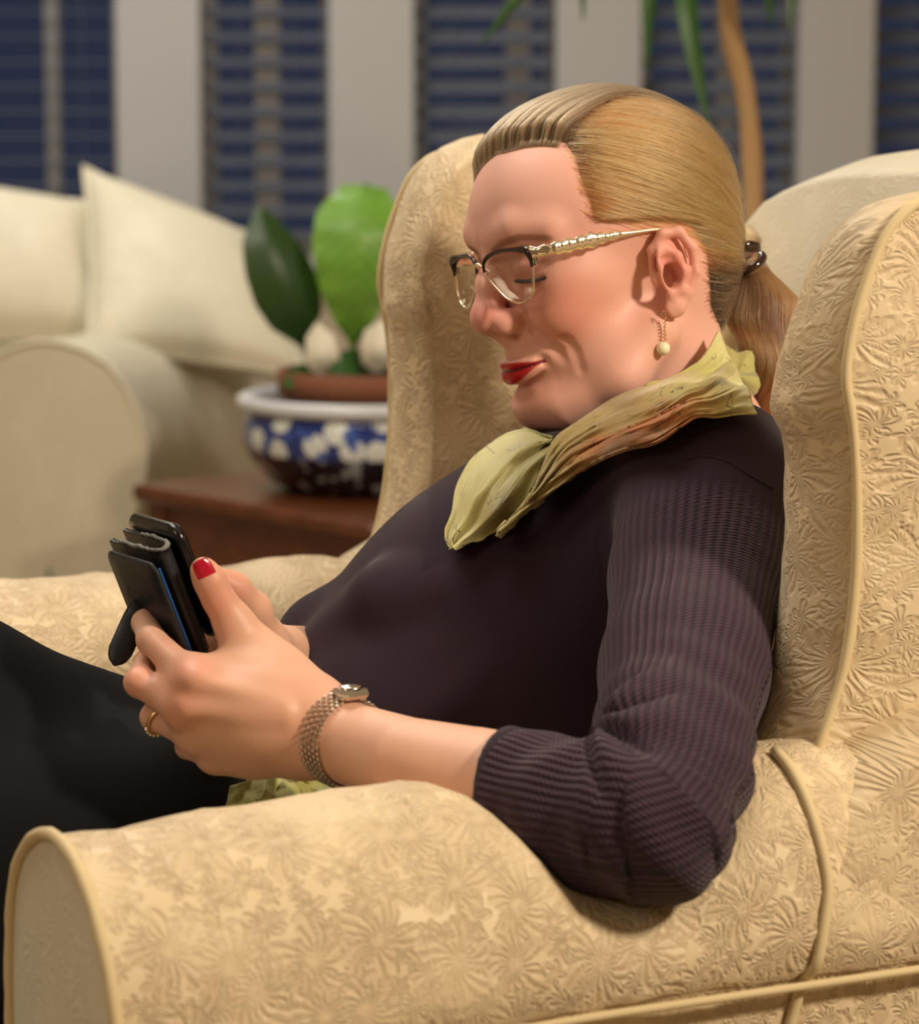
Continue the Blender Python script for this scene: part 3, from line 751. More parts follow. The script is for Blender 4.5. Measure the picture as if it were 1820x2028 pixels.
# the sitter's left sleeve, elbow and forearm press into the padded near arm: (px, py, depth, radius mm)
SLV = [(1405, 985, 1.845, 60.5), (1380, 1150, 1.79, 53), (1355, 1330, 1.70, 48.5), (1325, 1520, 1.603, 44.5), (1290, 1632, 1.563, 42), (1200, 1620, 1.574, 39.5), (1100, 1600, 1.592, 37.2), (1000, 1575, 1.612, 36.5), (930, 1558, 1.626, 35.8)]
FORE_PX = [(1290, 1632, 1.563, 37), (1140, 1604, 1.585, 36.5), (940, 1550, 1.625, 31.5), (800, 1507, 1.650, 25.5), (690, 1472, 1.688, 24), (610, 1445, 1.702, 23.5)]
PRESS = [(P(*q[:3]), q[3] * .001) for q in SLV[3:]] + [(P(*q[:3]), q[3] * .001) for q in FORE_PX[2:5]]
def arm_press(q, nrm):
    pts = [a for a, r in PRESS]; rr = [r for a, r in PRESS]; marg = .002
    for it in range(30):
        d = np.full(len(q), 1e3)
        for i in range(len(pts) - 1):
            ba = pts[i + 1] - pts[i]; t = np.clip(((q - pts[i]) @ ba) / (ba @ ba), 0, 1)
            d = np.minimum(d, np.linalg.norm(q - pts[i] - t[:, None] * ba, axis=1) - (rr[i] + t * (rr[i + 1] - rr[i])))
        m = d < marg; q = q - (m * .004)[:, None] * nrm
    return q
def arm_section(s):
    q = np.array([(.268, .04), (.267, .30), (.262, .44), (.258, .52), (.258, .60), (.270, .657), (.306, .690), (.355, .702), (.402, .690), (.438, .655), (.455, .612), (.457, .600), (.450, .586), (.444, .572), (.443, .30), (.444, .04)])
    if s > 0: q[:, 1] -= .017 * sm_(q[:, 1], .3, .5)
    q = cr(q, 84)[12:] if False else cr(q, 72); q[:, 0] *= s; return q
def arm(s, u1=.537, u0=-.20):
    sec = arm_section(s); us = np.linspace(u1, u0, 90)
    pts = np.zeros((90, 72, 3)); pts[..., 0] = us[:, None]; pts[..., 1] = sec[None, :, 0]; pts[..., 2] = sec[None, :, 1]
    q = CV(pts.reshape(-1, 3))
    uu = pts[..., 0].ravel()
    dis = .0035 * fbm(q * np.array([14, 14, 14]), 11) + .0016 * fbm(q * 45, 12)
    cr_ = np.clip((.13 - uu) / .1, 0, 1)          # puckers where the arm meets the back
    dis = dis + cr_ * .006 * vnoise(np.stack([uu * 20, pts[..., 2].ravel() * 55 + uu * 40, 0 * uu], 1), 5)
    nl = np.gradient(sec, axis=0); nl = np.stack([-nl[:, 1], nl[:, 0]], 1) * (1 if s > 0 else -1); nl /= np.linalg.norm(nl, axis=1)[:, None]
    n3 = np.tile(nl, (90, 1)); n3 = n3[:, :1] * CL + n3[:, 1:] * CZ; q = q + dis[:, None] * n3 + (.010 * sm_(.52 - uu, 0, .2) * sm_(pts[..., 2].ravel(), .5, .66) * (s > 0))[:, None] * CZ
    if s > 0:
        tp = sm_(.45 - uu, 0, .2) * .16; lat = pts[..., 1].ravel() - .345; q = q - (np.maximum(lat, 0) * tp)[:, None] * CL
        q0 = q; q = arm_press(q, n3); dp = (q - q0).reshape(90, 72, 3)
        for k in range(3): dp[1:-1, 1:-1] = .5 * dp[1:-1, 1:-1] + .125 * (dp[2:, 1:-1] + dp[:-2, 1:-1] + dp[1:-1, 2:] + dp[1:-1, :-2])
        q = q0 + dp.reshape(-1, 3)
    G = q.reshape(90, 72, 3)
    a = grid_obj('arm', G if s > 0 else G[:, ::-1], M['damask'], chair)
    cen = np.array([.355 * s, .42])
    psec = np.concatenate([sec, np.linspace(sec[-1], sec[0], 8)[1:]])
    rings = []
    for k in (1, .985, .95, .85, .65, .4, .15, .01):
        rings.append(CV([(u1 + .001 + .010 * (1 - k * k), cen[0] + (l - cen[0]) * k, cen[1] + (z - cen[1]) * k) for l, z in psec]))
    grid_obj('front_panel', np.array(rings), M['damask_soft'], a)
    cord = CV([(u1 + .002, l, z) for l, z in sec]); cord = cr(cord, 120)
    tube('piping', cord, .0037 + .0003 * np.sin(np.arange(120) * 2.2), M['piping'], a, m=8)
    return a
arm_near = arm(1); arm_far = arm(-1)
sec = arm_section(1)
j0 = 30
cord = CV([(.120 + .03 * max(0, (.62 - z)) / .1, l + .002 - max(l - .345, 0) * .16, z + .003 + .010 * float(sm_(z, .5, .66))) for i, (l, z) in enumerate(sec[36:62])])
tube('piping', cr(cord, 70), .0034, M['piping'], arm_near, m=8)
hem = CV([(u, .452 - .015 * float(sm_(.45 - u, 0, .2)), .577 + .02 * (u < 0) * (-u)) for u in np.linspace(.53, -.24, 40)])
tube('piping', hem, .0026, M['piping'], arm_near, m=8)

# wings: profile of the piped edge read in the plane of the outer face
edge_px = [(1585, 1600), (1596, 1545), (1625, 1460), (1668, 1320), (1688, 1180), (1694, 1050), (1692, 930), (1684, 830), (1672, 740), (1690, 630), (1722, 530), (1752, 462), (1800, 410), (1850, 388), (1895, 384)]
LO, LI = .362, .284
edge = np.array([PL(px, py, LO) for px, py in edge_px])
edge = np.concatenate([edge, [[edge[-1, 0] - .05, edge[-1, 1] - .022], [-.235, edge[-1, 1] - .075], [-.28, edge[-1, 1] - .15], [-.28, .62], [-.12, .56], [edge[0, 0] - .06, edge[0, 1] - .05]]])
edge = cr(edge, 110, closed=True)
def wing(s):
    sh = 0.0 if s > 0 else .045
    def plane(a, b, l): return T0 + a[..., None] * CF + (s * (l - sh))[..., None] * CL + b[..., None] * CZ
    G, R, L = padded(edge, plane, LI, LO, .012, .022, .012, nr=12)
    q = G.reshape(-1, 3); uu, zz = R[..., 0].ravel(), R[..., 1].ravel()
    mm_ = np.clip((L.ravel() - LI) / (LO - LI), 0, 1)
    q = q + ((.016 if s < 0 else 0.0) * sm_(zz, .6, .8) - (.024 * (s > 0)) * sm_(zz, .80, .97) * (1 - mm_))[:, None] * CZ
    up = np.clip((.80 - zz) / .22, 0, 1)
    w1 = vnoise(np.stack([(uu * .55 + zz) * 30, (zz * .55 - uu) * 9, L.ravel() * 6], 1), 21)
    fold = np.maximum(w1, -.2) * .008 * up + .004 * fbm(q * 13, 22) + .0022 * fbm(q * 42, 23)
    fold += .007 * np.exp(-((zz - .905 + .5 * (uu - .05)) / .008) ** 2) * (L.ravel() < .34) * (L.ravel() > .28)
    m = np.clip((L.ravel() - LO) / .012 + .25, 0, 1)
    out = np.where(L.ravel() > LO - .005, 1.0, np.where(L.ravel() < LI + .005, -1.0, 0))
    cen = edge.mean(0); rad = np.stack([uu - cen[0], zz - cen[1]], 1); rad /= np.linalg.norm(rad, axis=1)[:, None] + 1e-9
    mid = (out == 0)
    q = q + fold[:, None] * (np.where(mid, 0, out)[:, None] * s * CL + np.where(mid, 1, 0)[:, None] * (rad[:, :1] * CF + rad[:, 1:] * CZ))
    G = q.reshape(G.shape); n0, n1 = G.shape[:2]
    uv = np.stack([R[..., 0] + (L - LO) * 1.0, R[..., 1]], -1).reshape(-1, 2)
    fc = grid_faces(n0, n1, False, True)
    o = obj('wing', q, fc if s < 0 else fc[:, ::-1], M['damask'], chair, uv=uv)
    k = 74
    cord = np.array([T0 + a * CF + s * (LO + .002 - sh) * CL + (b + (.016 * float(sm_(b, .6, .8)) if s < 0 else 0)) * CZ for a, b in edge[:k]])
    tube('piping', cr(cord, 130), .0031 + .0004 * vnoise(np.stack([np.arange(130) * .3, np.zeros(130), np.zeros(130)], 1), 2), M['piping'], o, m=8)
    return o
wing_near = wing(1); wing_far = wing(-1)

# outer side panels below the wings
for s in (1, -1):
    out = cr([(.14, .05), (.135, .40), (.125, .60), (.05, .70), (-.1, .72), (-.26, .70), (-.30, .40), (-.28, .05), (-.1, .04)], 60, closed=True)
    def plane(a, b, l): return T0 + a[..., None] * CF + (s * l)[..., None] * CL + b[..., None] * CZ
    G, R, L = padded(out, plane, .30, .425, .0, .012, .006, nr=10)
    q = G.reshape(-1, 3); uu, zz = R[..., 0].ravel(), R[..., 1].ravel()
    f = .007 * vnoise(np.stack([(uu + zz * .4) * 10, (zz - uu * .35) * 42, 0 * uu], 1), 31) + .003 * fbm(q * 30, 32)
    q = q + (f * (L.ravel() > .42))[:, None] * s * CL
    fc = grid_faces(*G.shape[:2], False, True)
    obj('side_panel', q, fc if s < 0 else fc[:, ::-1], M['damask'], chair, uv=np.stack([uu + .31, zz], 1))
# back: arched outline in (l, z)
bt = [(.285, .10), (.30, .40), (.30, .70), (.297, .87), (.276, .968), (.20, 1.000), (.08, 1.012), (-.08, 1.012), (-.20, 1.000), (-.276, .968), (-.297, .87), (-.30, .70), (-.30, .40), (-.285, .10)]
bt = cr(bt, 100, closed=True)
def bplane(a, b, l):
    u = l - (b - .5) * .22; return T0 + u[..., None] * CF + a[..., None] * CL + b[..., None] * CZ
G, R, L = padded(bt, bplane, -.13, -.27, -.035, .0 - .02, .02, nr=12)
q = G.reshape(-1, 3); q = q + (.004 * fbm(q * 14, 41))[:, None] * CF
obj('backrest', q, grid_faces(*G.shape[:2], False, True), M['damask_soft'], chair, uv=R.reshape(-1, 2))
rbox('seat_cushion', -.12, .56, -.262, .262, .33, .455, M['damask_soft'], chair, frame=C, bev=.035)
rbox('seat_base', -.22, .53, -.27, .27, .08, .33, M['damask_soft'], chair, frame=C, bev=.012)
for u in (.48, -.22):
    for l in (.38, -.38): box('foot', C(u, l, .02), (.025, .025, .02), M['wood'], chair, ax=np.array([CF, CL, CZ]))

# ------------------------------------------------------------------ the woman: body
person = thing('person', C(.05, 0, 0), 'woman in a plum ribbed jumper sitting in the armchair, looking down at a wallet case', 'person')
hd = Sdf(mirror=True)
hd.ell((2, 0, 48), (89, 73, 73)).ell((34, 0, 54), (64.5, 64, 58), 14).ell((42, 0, 8), (49, 61, 55), 14)
hd.ell((-20, 0, 10), (62, 64, 60), 16)
hd.chain([(90, 7, 46), (86, 28, 51), (71, 50, 46)], (5, 6, 6.5), 14)
hd.ell((60, 45, 12), (24, 17.5, 19), 14).ell((69, 33, -9), (22, 22, 21), 14)
hd.ell((64, 0, -32), (34, 33, 31), 12)
hd.ell((85, 0, -69), (17.5, 22, 15), 10)
hd.chain([(14, 55, -38), (44, 50, -62), (76, 24, -74)], (16, 16, 15), 14)
hd.ell((36, 0, -40), (47, 59, 42), 14)
hd.ell((46, 0, -74), (44, 40, 21), 16)
hd.cone((-4, 0, -30), (-24, 0, -175), 50, 54, 22)
# eye sockets, lids
hd.ell((101, 30, 25), (13, 17, 10.5), 9, True)
hd.ell((80.5, 31, 24), (13.4, 16, 13.2), 5)
hd.chain([(95, 17, 26), (96, 27, 31.5), (91, 40, 31), (82, 48, 26)], (1.2, 1.4, 1.3, 1.0), 4, True)      # lid crease
hd.chain([(92, 19, 20), (95.0, 29, 18), (91.5, 40, 16.6), (83, 48.5, 15.6)], (.9, 1.0, 1.0, .8), 2.5, True)      # closed-down lid line
hd.chain([(91.5, 27, 9), (90.5, 35, 7), (85, 45, 9)], (.4, .9, .6), 4, True)     # lower lid crease
# nose
hd.chain([(92.5, 0, 33), (100.5, 0, 18), (105, 0, 3)], (6, 7.8, 9.6), 9)
hd.ell((108.6, 0, -4.5), (11.6, 11.8, 11.2), 7)
hd.ell((98.5, 12.8, -9.5), (12, 7.8, 9.2), 4.5)
hd.chain([(104, 0, -14), (97.5, 0, -21.5)], (5, 6), 5)
hd.chain([(105, 7.5, -21.5), (97, 10, -17.5)], (2.7, 3.2), 2.0, True)
hd.chain([(96, 22, -4), (91, 23.2, -8), (87, 21.5, -18)], (.8, 2.0, 2.0), 4, True)
# folds of the smile
hd.chain([(89.5, 23, -14), (86.5, 29.5, -25), (80, 36, -36), (78, 37, -42)], (1.4, 2.2, 1.4, .3), 7, True)
hd.chain([(76, 42, -25), (73, 44.5, -38), (71, 45, -50)], (.8, 1.9, .8), 6, True)
hd.chain([(86.5, 26.5, -40), (85, 28.5, -47), (83.5, 30, -54)], (.2, .3, .1), 4.5, True)
hd.ell((101.5, 0, -59.5), (4.5, 16, 4.0), 8, True)
# lips
ly = np.linspace(0, 25, 11); lf = np.sqrt(np.maximum(1 - (ly / 25) ** 2, 0)); lx = 101 - 12.8 * (ly / 25) ** 2; lz = -43 + 2.8 * (ly / 25) ** 2
hd.chain(np.stack([lx - .6, ly, lz + 2.5 * lf], 1), 2.5 * lf + .9, 3)
hd.chain(np.stack([lx - 1.8, ly * .96, lz - 4.2 * lf], 1), 4.3 * lf + .7, 3)
hd.chain(np.stack([lx + 4.2, ly, lz], 1), 1.2 * lf + .5, 1.6, True)
hd.chain([(90, 24.5, -39.8), (86.5, 26.5, -40.3)], (1.2, 1.6), 4, True)
hd.chain([(104, 0, -30), (104, 0, -24)], (1.2, 1.0), 4, True)
# ears
def E_(*p): return [(x + 8, y - 3.5, z - 3.5) for x, y, z in p]
ra_ = np.array([[.93, -.37, 0], [.37, .93, 0], [0, 0, 1.0]])
hd.ell(E_((-8, 77.5, 6))[0], (15.5, 4.0, 24.5), 4, rot=ra_.T)
hd.chain(E_((6, 73.5, 6), (4, 76, 20), (-4, 81, 29), (-15, 83.5, 27.5), (-21.5, 84.8, 15), (-20.5, 83.8, -1), (-13, 81, -14), (-6, 79, -22)), (2.4, 2.9, 3.3, 3.5, 3.4, 3.3, 3.2, 3.4), 3)
hd.ell(E_((-2.5, 77.5, -21))[0], (7.2, 3.6, 7.6), 5)
hd.chain(E_((-4, 80, 20), (-10.5, 82, 12), (-13, 82.3, 1), (-8.5, 80.5, -10), (-1, 78.5, -12)), (2.4, 3.2, 3.2, 3.2, 2.6), 3)
hd.ell(E_((5.5, 76, 0))[0], (4, 4.0, 6), 3)
hd.ell(E_((-3.0, 82.5, 0.5))[0], (6.6, 9, 8.6), 2.5, True)
hd.ell(E_((-1.5, 84.5, 12))[0], (4.5, 5, 3.2), 3, True)
hd.chain(E_((-4, 85, 24.5), (-12.5, 87.5, 22), (-17, 88, 8), (-16, 87, -2)), (1.6, 2.1, 1.8, 1.2), 1.6, True)
V, Q = surface_nets(hd, (-106, -100, -168), (130, 100, 130), 1.15)
V = smooth_mesh(V, Q, 2, .5)
HEAD_V = V
def seg_d(p, pts):
    d = np.full(len(p), 1e9)
    pts = np.asarray(pts, float)
    for a, b in zip(pts[:-1], pts[1:]):
        ba = b - a; t = np.clip(((p - a) @ ba) / (ba @ ba), 0, 1); d = np.minimum(d, np.linalg.norm(p - a - t[:, None] * ba, axis=1))
    return d
def sm(x, a, b): t = np.clip((x - a) / (b - a), 0, 1); return t * t * (3 - 2 * t)
pm = V * [1, 1, 1]; pm[:, 1] = np.abs(pm[:, 1])
base = np.array(srgb(232, 179, 162)); col = np.tile(base, (len(V), 1))
def tint(mask, c):
    global col
    col = col * (1 - mask[:, None]) + np.array(c) * mask[:, None]
tint(.75 * np.exp(-(np.linalg.norm((pm - [72, 44, -6]) / [26, 26, 24], axis=1)) ** 2), srgb(224, 136, 118))
tint(.6 * np.exp(-(np.linalg.norm((pm - [108, 4, -2]) / [18, 18, 14], axis=1)) ** 2), srgb(205, 112, 102))
tint(.55 * np.exp(-(np.linalg.norm((pm - [2, 78, 4]) / [20, 14, 24], axis=1)) ** 2), srgb(224, 120, 104))
tint(.5 * np.exp(-(np.linalg.norm((pm - [92, 32, 24]) / [12, 18, 12], axis=1)) ** 2), srgb(190, 118, 100))
tint(.35 * np.exp(-(np.linalg.norm((pm - [90, 10, -62]) / [26, 26, 14], axis=1)) ** 2), srgb(214, 132, 116))
ya = np.clip(pm[:, 1] / 25.5, 0, 1); zp = -43 + 2.8 * ya ** 2
zt = zp + 5.4 * (1 - ya ** 3) + .3; zb = zp - 9.0 * (1 - ya ** 2.6) - .4
lipm = sm(zt - pm[:, 2], -.5, .8) * sm(pm[:, 2] - zb, -.5, .8) * (pm[:, 0] > 80) * (1 - sm(pm[:, 1], 24.6, 25.6))
gap = np.abs(pm[:, 2] - zp)
tint(lipm, srgb(186, 28, 34))
tint(lipm * (1 - sm(gap, .5, 1.3)), srgb(92, 16, 20))
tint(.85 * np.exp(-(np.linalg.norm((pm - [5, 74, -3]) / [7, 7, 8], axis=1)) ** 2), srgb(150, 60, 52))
tint(.8 * (1 - sm(seg_d(pm, [(95.5, 26, 18.4), (92, 39, 16.6), (84, 48.5, 15.6), (79, 52.5, 14.8)]), .7, 2.0)), srgb(62, 40, 36))
tint(.45 * (1 - sm(seg_d(pm, [(79, 52.5, 14.8), (72, 58, 14.6)]), .4, 1.2)), srgb(120, 66, 56))  # crow's-foot crease shade drawn as a darker line in the skin colour
browm = (1 - sm(seg_d(pm * [0, 1, 1], [(0, 13, 39.5), (0, 24, 43.5), (0, 40, 45.5), (0, 54, 41)]), 1.2, 3.6)) * .7
tint(browm * (V[:, 0] > 60), srgb(150, 92, 72))
gloss = lipm * .9 + .15 * np.exp(-(np.linalg.norm((pm - [112, 0, 4]) / 14, axis=1)) ** 2)
BV = [H(V)]; BQ = [Q]; BC = [col]; BG = [gloss]; nv = len(V)

# ---- left arm and hand, right arm and hand (metres, world)
def rpx(r, d): return r * d / FPX
def chain_px(s, pts, k, dd=0.0):
    pp = [P(p[0], p[1], p[2] + dd) for p in pts]; s.chain(pp, [p[3] * .001 * (p[2] + dd) / p[2] for p in pts], k); return pp
HD = -.10
lh = Sdf()
FORE = chain_px(lh, FORE_PX, 0)
k = .012
chain_px(lh, [(610, 1425, 1.80, 22), (520, 1385, 1.797, 19), (385, 1350, 1.790, 11.5)], .022, HD)
chain_px(lh, [(600, 1440, 1.80, 21), (500, 1420, 1.797, 17), (362, 1402, 1.792, 11)], .020, HD)
chain_px(lh, [(600, 1462, 1.805, 17.5), (500, 1453, 1.803, 15), (385, 1455, 1.802, 10.5)], .018, HD)
chain_px(lh, [(590, 1474, 1.812, 15.5), (500, 1486, 1.812, 12.5), (425, 1498, 1.812, 9.5)], .016, HD)
chain_px(lh, [(600, 1400, 1.815, 20), (540, 1340, 1.822, 18), (497, 1285, 1.825, 14)], .02, HD)
chain_px(lh, [(470, 1320, 1.815, 9), (400, 1335, 1.80, 9)], .02, HD)
chain_px(lh, [(497, 1285, 1.825, 13.5), (462, 1232, 1.82, 10.8), (432, 1185, 1.815, 9.4)], .010, HD)
TH = chain_px(lh, [(432, 1185, 1.815, 9.5), (415, 1150, 1.812, 9.3), (403, 1129, 1.811, 8.3)], .006, HD)
chain_px(lh, [(385, 1350, 1.790, 11), (300, 1268, 1.826, 9.0)], .010, HD)
chain_px(lh, [(300, 1268, 1.826, 9.2), (288, 1234, 1.852, 8.4), (315, 1215, 1.870, 7)], .004, HD)
chain_px(lh, [(362, 1402, 1.792, 10.5), (275, 1352, 1.810, 8.9)], .008, HD)
chain_px(lh, [(275, 1352, 1.810, 9), (290, 1312, 1.845, 8), (330, 1290, 1.87, 7)], .004, HD)
chain_px(lh, [(385, 1455, 1.802, 10), (306, 1420, 1.826, 8.6)], .008, HD)
chain_px(lh, [(306, 1420, 1.826, 8.6), (320, 1375, 1.86, 7.6), (360, 1350, 1.875, 7)], .004, HD)
chain_px(lh, [(425, 1498, 1.812, 9), (372, 1478, 1.842, 7.8)], .008, HD)
chain_px(lh, [(372, 1478, 1.842, 7.8), (385, 1440, 1.872, 7), (415, 1415, 1.885, 6.3)], .004, HD)
for (x, y, d, r) in ((383, 1346, 1.783, 8.5), (360, 1400, 1.786, 8)): lh.ell(P(x, y, d + HD), (r * .00094,) * 3, .010)
for a_, b_ in (((560, 1398, 1.775), (392, 1349, 1.776)), ((565, 1418, 1.774), (374, 1401, 1.778))):
    lh.cone(P(a_[0], a_[1], a_[2] + HD), P(b_[0], b_[1], b_[2] + HD), .0022, .0036, .010)
# knuckle wrinkles of the thumb
for dy, r in ((-4, .0007), (3, .0009), (10, .0006)):
    lh.chain([P(418, 1190 + dy, 1.703), P(432, 1186 + dy, 1.7015), P(446, 1182 + dy, 1.703)], (r, r, r), .0015, True)
def run_part(s, pts, pad, h):
    a = np.array(pts); V, Q = surface_nets(s, a.min(0) - pad, a.max(0) + pad, h); return smooth_mesh(V, Q, 2, .5), Q
pts = Pl([(230, 1090, 1.66), (700, 1560, 1.80), (1340, 1700, 1.56)])
V, Q = run_part(lh, pts, .035, .00125)
def hand_color(V, redpts):
    c = np.tile(np.array(srgb(226, 178, 152)), (len(V), 1)); n = fbm(V * 60, 77, 2)[:, None]
    c = c * (1 + .03 * n)
    for q, r, s in redpts:
        m = s * np.exp(-(np.linalg.norm(V - q, axis=1) / r) ** 2); c = c * (1 - m[:, None]) + m[:, None] * np.array(srgb(214, 128, 108))
    return c
red = [(P(383, 1346, 1.685), .014, .7), (P(360, 1400, 1.685), .014, .5), (P(275, 1352, 1.705), .012, .5), (P(432, 1185, 1.710), .012, .5), (P(405, 1130, 1.710), .012, .5), (P(300, 1255, 1.700), .012, .4), (P(600, 1400, 1.690), .02, .25)]
BV.append(V); BQ.append(Q + nv); nv += len(V); BC.append(hand_color(V, red)); BG.append(np.full(len(V), .12))
rh = Sdf()
chain_px(rh, [(760, 1290, 2.06, 34), (640, 1308, 1.975, 23), (560, 1304, 1.89, 22), (500, 1290, 1.825, 21)], 0)
chain_px(rh, [(500, 1290, 1.925, 20), (470, 1260, 1.915, 17), (440, 1300, 1.92, 14)], .02, -.10)
chain_px(rh, [(525, 1290, 1.915, 13), (500, 1210, 1.895, 10.5), (462, 1168, 1.880, 9.2), (432, 1150, 1.872, 8.2)], .012, -.10)
for (x0, y0, x1, y1, x2, y2, x3, y3, r) in ((445, 1255, 405, 1195, 365, 1165, 340, 1160, 8.6), (440, 1275, 395, 1235, 350, 1215, 325, 1212, 8.8), (438, 1297, 395, 1275, 355, 1262, 333, 1262, 8.4), (440, 1315, 405, 1312, 370, 1305, 352, 1306, 7.6)):
    chain_px(rh, [(x0, y0, 1.925, r + 1), (x1, y1, 1.935, r), (x2, y2, 1.925, r - .6), (x3, y3, 1.905, r - 1.2)], .006, -.10)
V, Q = run_part(rh, Pl([(330, 1140, 1.76), (760, 1330, 2.06), (500, 1330, 1.85)]), .05, .0015)
BV.append(V); BQ.append(Q + nv); nv += len(V); BC.append(hand_color(V, [(P(455, 1165, 1.77), .014, .5)])); BG.append(np.full(len(V), .1))
# trunk, upper arms and legs under the clothes
tr = Sdf()
tr.cone(H(-20, 0, -120), C(-.04, 0, .66), .055, .10, 0).cone(C(-.04, 0, .70), C(-.02, 0, .54), .115, .12, .06)
tr.chain([C(-.03, .0, .76), P(1400, 985, 1.86), P(1360, 1300, 1.71), P(1290, 1632, 1.563)], (.06, .05, .04, .037), .03)
tr.chain([C(-.03, .0, .76), P(1030, 1030, 2.19), P(990, 1130, 2.2), P(850, 1268, 2.14), P(740, 1288, 2.06)], (.05, .032, .030, .028, .030), .03)
LEG1 = [C(0, .09, .55), C(.50, .07, .60), C(.60, .08, .14), C(.68, .08, .05)]
LEG2 = [C(0, -.09, .55), C(.33, -.03, .575), C(.53, .0, .668), C(.76, .12, .32), C(.80, .14, .22)]
tr.chain(LEG1, (.07, .05, .035, .03), .03); tr.chain(LEG2, (.07, .06, .05, .035, .03), .03)
a = np.array(LEG1 + LEG2 + [C(-.2, .2, 1.0), P(1400, 985, 1.90), P(1330, 1650, 1.715), C(-.1, -.25, .5)])
V, Q = surface_nets(tr, a.min(0) - .13, a.max(0) + .13, .008)
BV.append(V); BQ.append(Q + nv); nv += len(V); BC.append(np.tile(base, (len(V), 1))); BG.append(np.zeros(len(V)))
body = obj('body', np.concatenate(BV), np.concatenate(BQ).astype(np.int32), M['skin'], person, attrs=dict(col=np.concatenate(BC), gloss=np.concatenate(BG)))

# thumb nail
tdir = TH[2] - TH[0]; tdir /= np.linalg.norm(tdir)
nn_ = P(403, 1128, 1.65) - P(407, 1131, 1.71); nn_ = nn_ - (nn_ @ tdir) * tdir; nn_ /= np.linalg.norm(nn_); ns = np.cross(tdir, nn_)
s, t_ = np.meshgrid(np.linspace(-1, 1, 17), np.linspace(-1, 1, 21), indexing='ij')
wid = .0058 * (1 - .20 * np.maximum(t_, 0) ** 4) * np.sqrt(np.maximum(1 - np.maximum(-t_ - .25, 0) ** 2 / .58, .02))
cen = P(407, 1134, 1.711)
G = cen + (t_ * .0102 * (1 - .12 * s ** 2))[..., None] * tdir + (s * wid)[..., None] * ns + (.0089 * np.sqrt(np.maximum(1 - (s * .62) ** 2, 0)) - .0003 * t_ ** 2 - .0007 * t_ + .0004)[..., None] * nn_
lo_g = G - nn_ * .0016
Vn = np.concatenate([G.reshape(-1, 3), lo_g.reshape(-1, 3)]); ng = 17 * 21
idx = np.arange(ng).reshape(17, 21); rim = np.concatenate([idx[:, 0], idx[-1, 1:], idx[::-1, -1][1:], idx[0, ::-1][1:-1]])
Fn = [list(x) for x in grid_faces(17, 21)] + [list(x)[::-1] for x in grid_faces(17, 21, off=ng)] + [[rim[i], rim[(i + 1) % len(rim)], rim[(i + 1) % len(rim)] + ng, rim[i] + ng] for i in range(len(rim))]
obj('thumbnail', Vn, Fn, M['nail'], person, label='red varnished thumbnail')

# lashes
for s in (1, -1):
    Vl = []
    base_l = cr([(95.2, 30, 17.8), (92.6, 39, 16.6), (89, 44, 16.1), (85, 47.5, 15.7), (82.5, 50, 15.4)], 26) * [1, s, 1]
    tip_l = base_l + np.stack([np.full(26, 2.6), s * np.linspace(-.5, 3, 26), np.full(26, -2.2)], 1) * (np.linspace(.6, 1, 26) * np.minimum(1, (25 - np.arange(26)) / 7 + .05))[:, None]
    G = np.array([H(base_l), H((base_l + tip_l) / 2 + [.6, 0, -.6]), H(tip_l)])
    obj('eyelashes', np.concatenate([G.reshape(-1, 3), (G + HR[2] * .0006).reshape(-1, 3)]), np.concatenate([grid_faces(3, 26), grid_faces(3, 26, off=78)[:, ::-1]]), M['lash'], person)

# ------------------------------------------------------------------ jumper and trousers
sw = Sdf()
def B(px, py, d, r): return P(px, py, d), rpx(r, d)
def tell(px, py, d, r, k, up=(.30, .0, .95)):
    u = np.array(up, float); u /= np.linalg.norm(u); f = CF - (CF @ u) * u; f /= np.linalg.norm(f); s = np.cross(u, f)
    sw.ell(P(px, py, d), np.array(r), k, rot=np.array([f, s, u]).T)
tell(1215, 1170, 2.02, (.115, .170, .115), 0)
tell(1060, 1400, 1.99, (.150, .175, .17), .06)
sw.cone(P(1390, 1000, 1.88), P(1060, 1020, 2.18), .054, .048, .05)
tell(930, 1215, 1.935, (.070, .078, .068), .04)
tell(865, 1200, 2.06, (.060, .075, .052), .04)
tell(840, 1390, 1.965, (.078, .145, .080), .05)
sw.cone(P(1415, 900, 1.99), P(1415, 960, 1.88), .030, .052, .05)
sw.chain([P(1030, 1020, 2.19), P(990, 1130, 2.2), P(850, 1268, 2.14), P(720, 1288, 2.07), P(632, 1270, 1.97)], (.045, .044, .041, .036, .029), .03)
sw.chain([P(*q[:3]) for q in SLV], [q[3] * .001 for q in SLV], .012)
# folds across the chest
for pts, r in (([(820, 1130, 1.93), (930, 1060, 1.93), (1060, 1020, 1.94)], 9), ([(640, 1290, 1.90), (760, 1180, 1.87), (900, 1170, 1.86)], 10), ([(960, 1230, 1.86), (1080, 1180, 1.87), (1180, 1080, 1.88)], 9)):
    sw.chain(Pl(pts), [r * .0005, r * .001, r * .0005], .03)
sw.cone(H(22, 0, -80), H(4, 0, -132), .060, .056, .01, True)
# flat cuff end, hollow inside
e0 = P(992, 1571, 1.614)
cdir = P(925, 1556, 1.627) - P(1020, 1562, 1.614); cdir /= np.linalg.norm(cdir)
sw.add(lambda p: np.maximum(-(p - e0.astype(f32)) @ cdir.astype(f32) + 0.0, np.linalg.norm(p - e0.astype(f32), axis=1) - .085), e0, .09, .004, True)
pts = Pl([(1540, 900, 1.86), (640, 1250, 2.1), (1300, 1790, 1.53), (1000, 1500, 2.25), (1300, 860, 2.1), (620, 1400, 1.9)])
V, Q = surface_nets(sw, pts.min(0) - .07, pts.max(0) + .07, .0025)
V = smooth_mesh(V, Q, 2, .5)
norm3 = lambda a: a / np.linalg.norm(a)
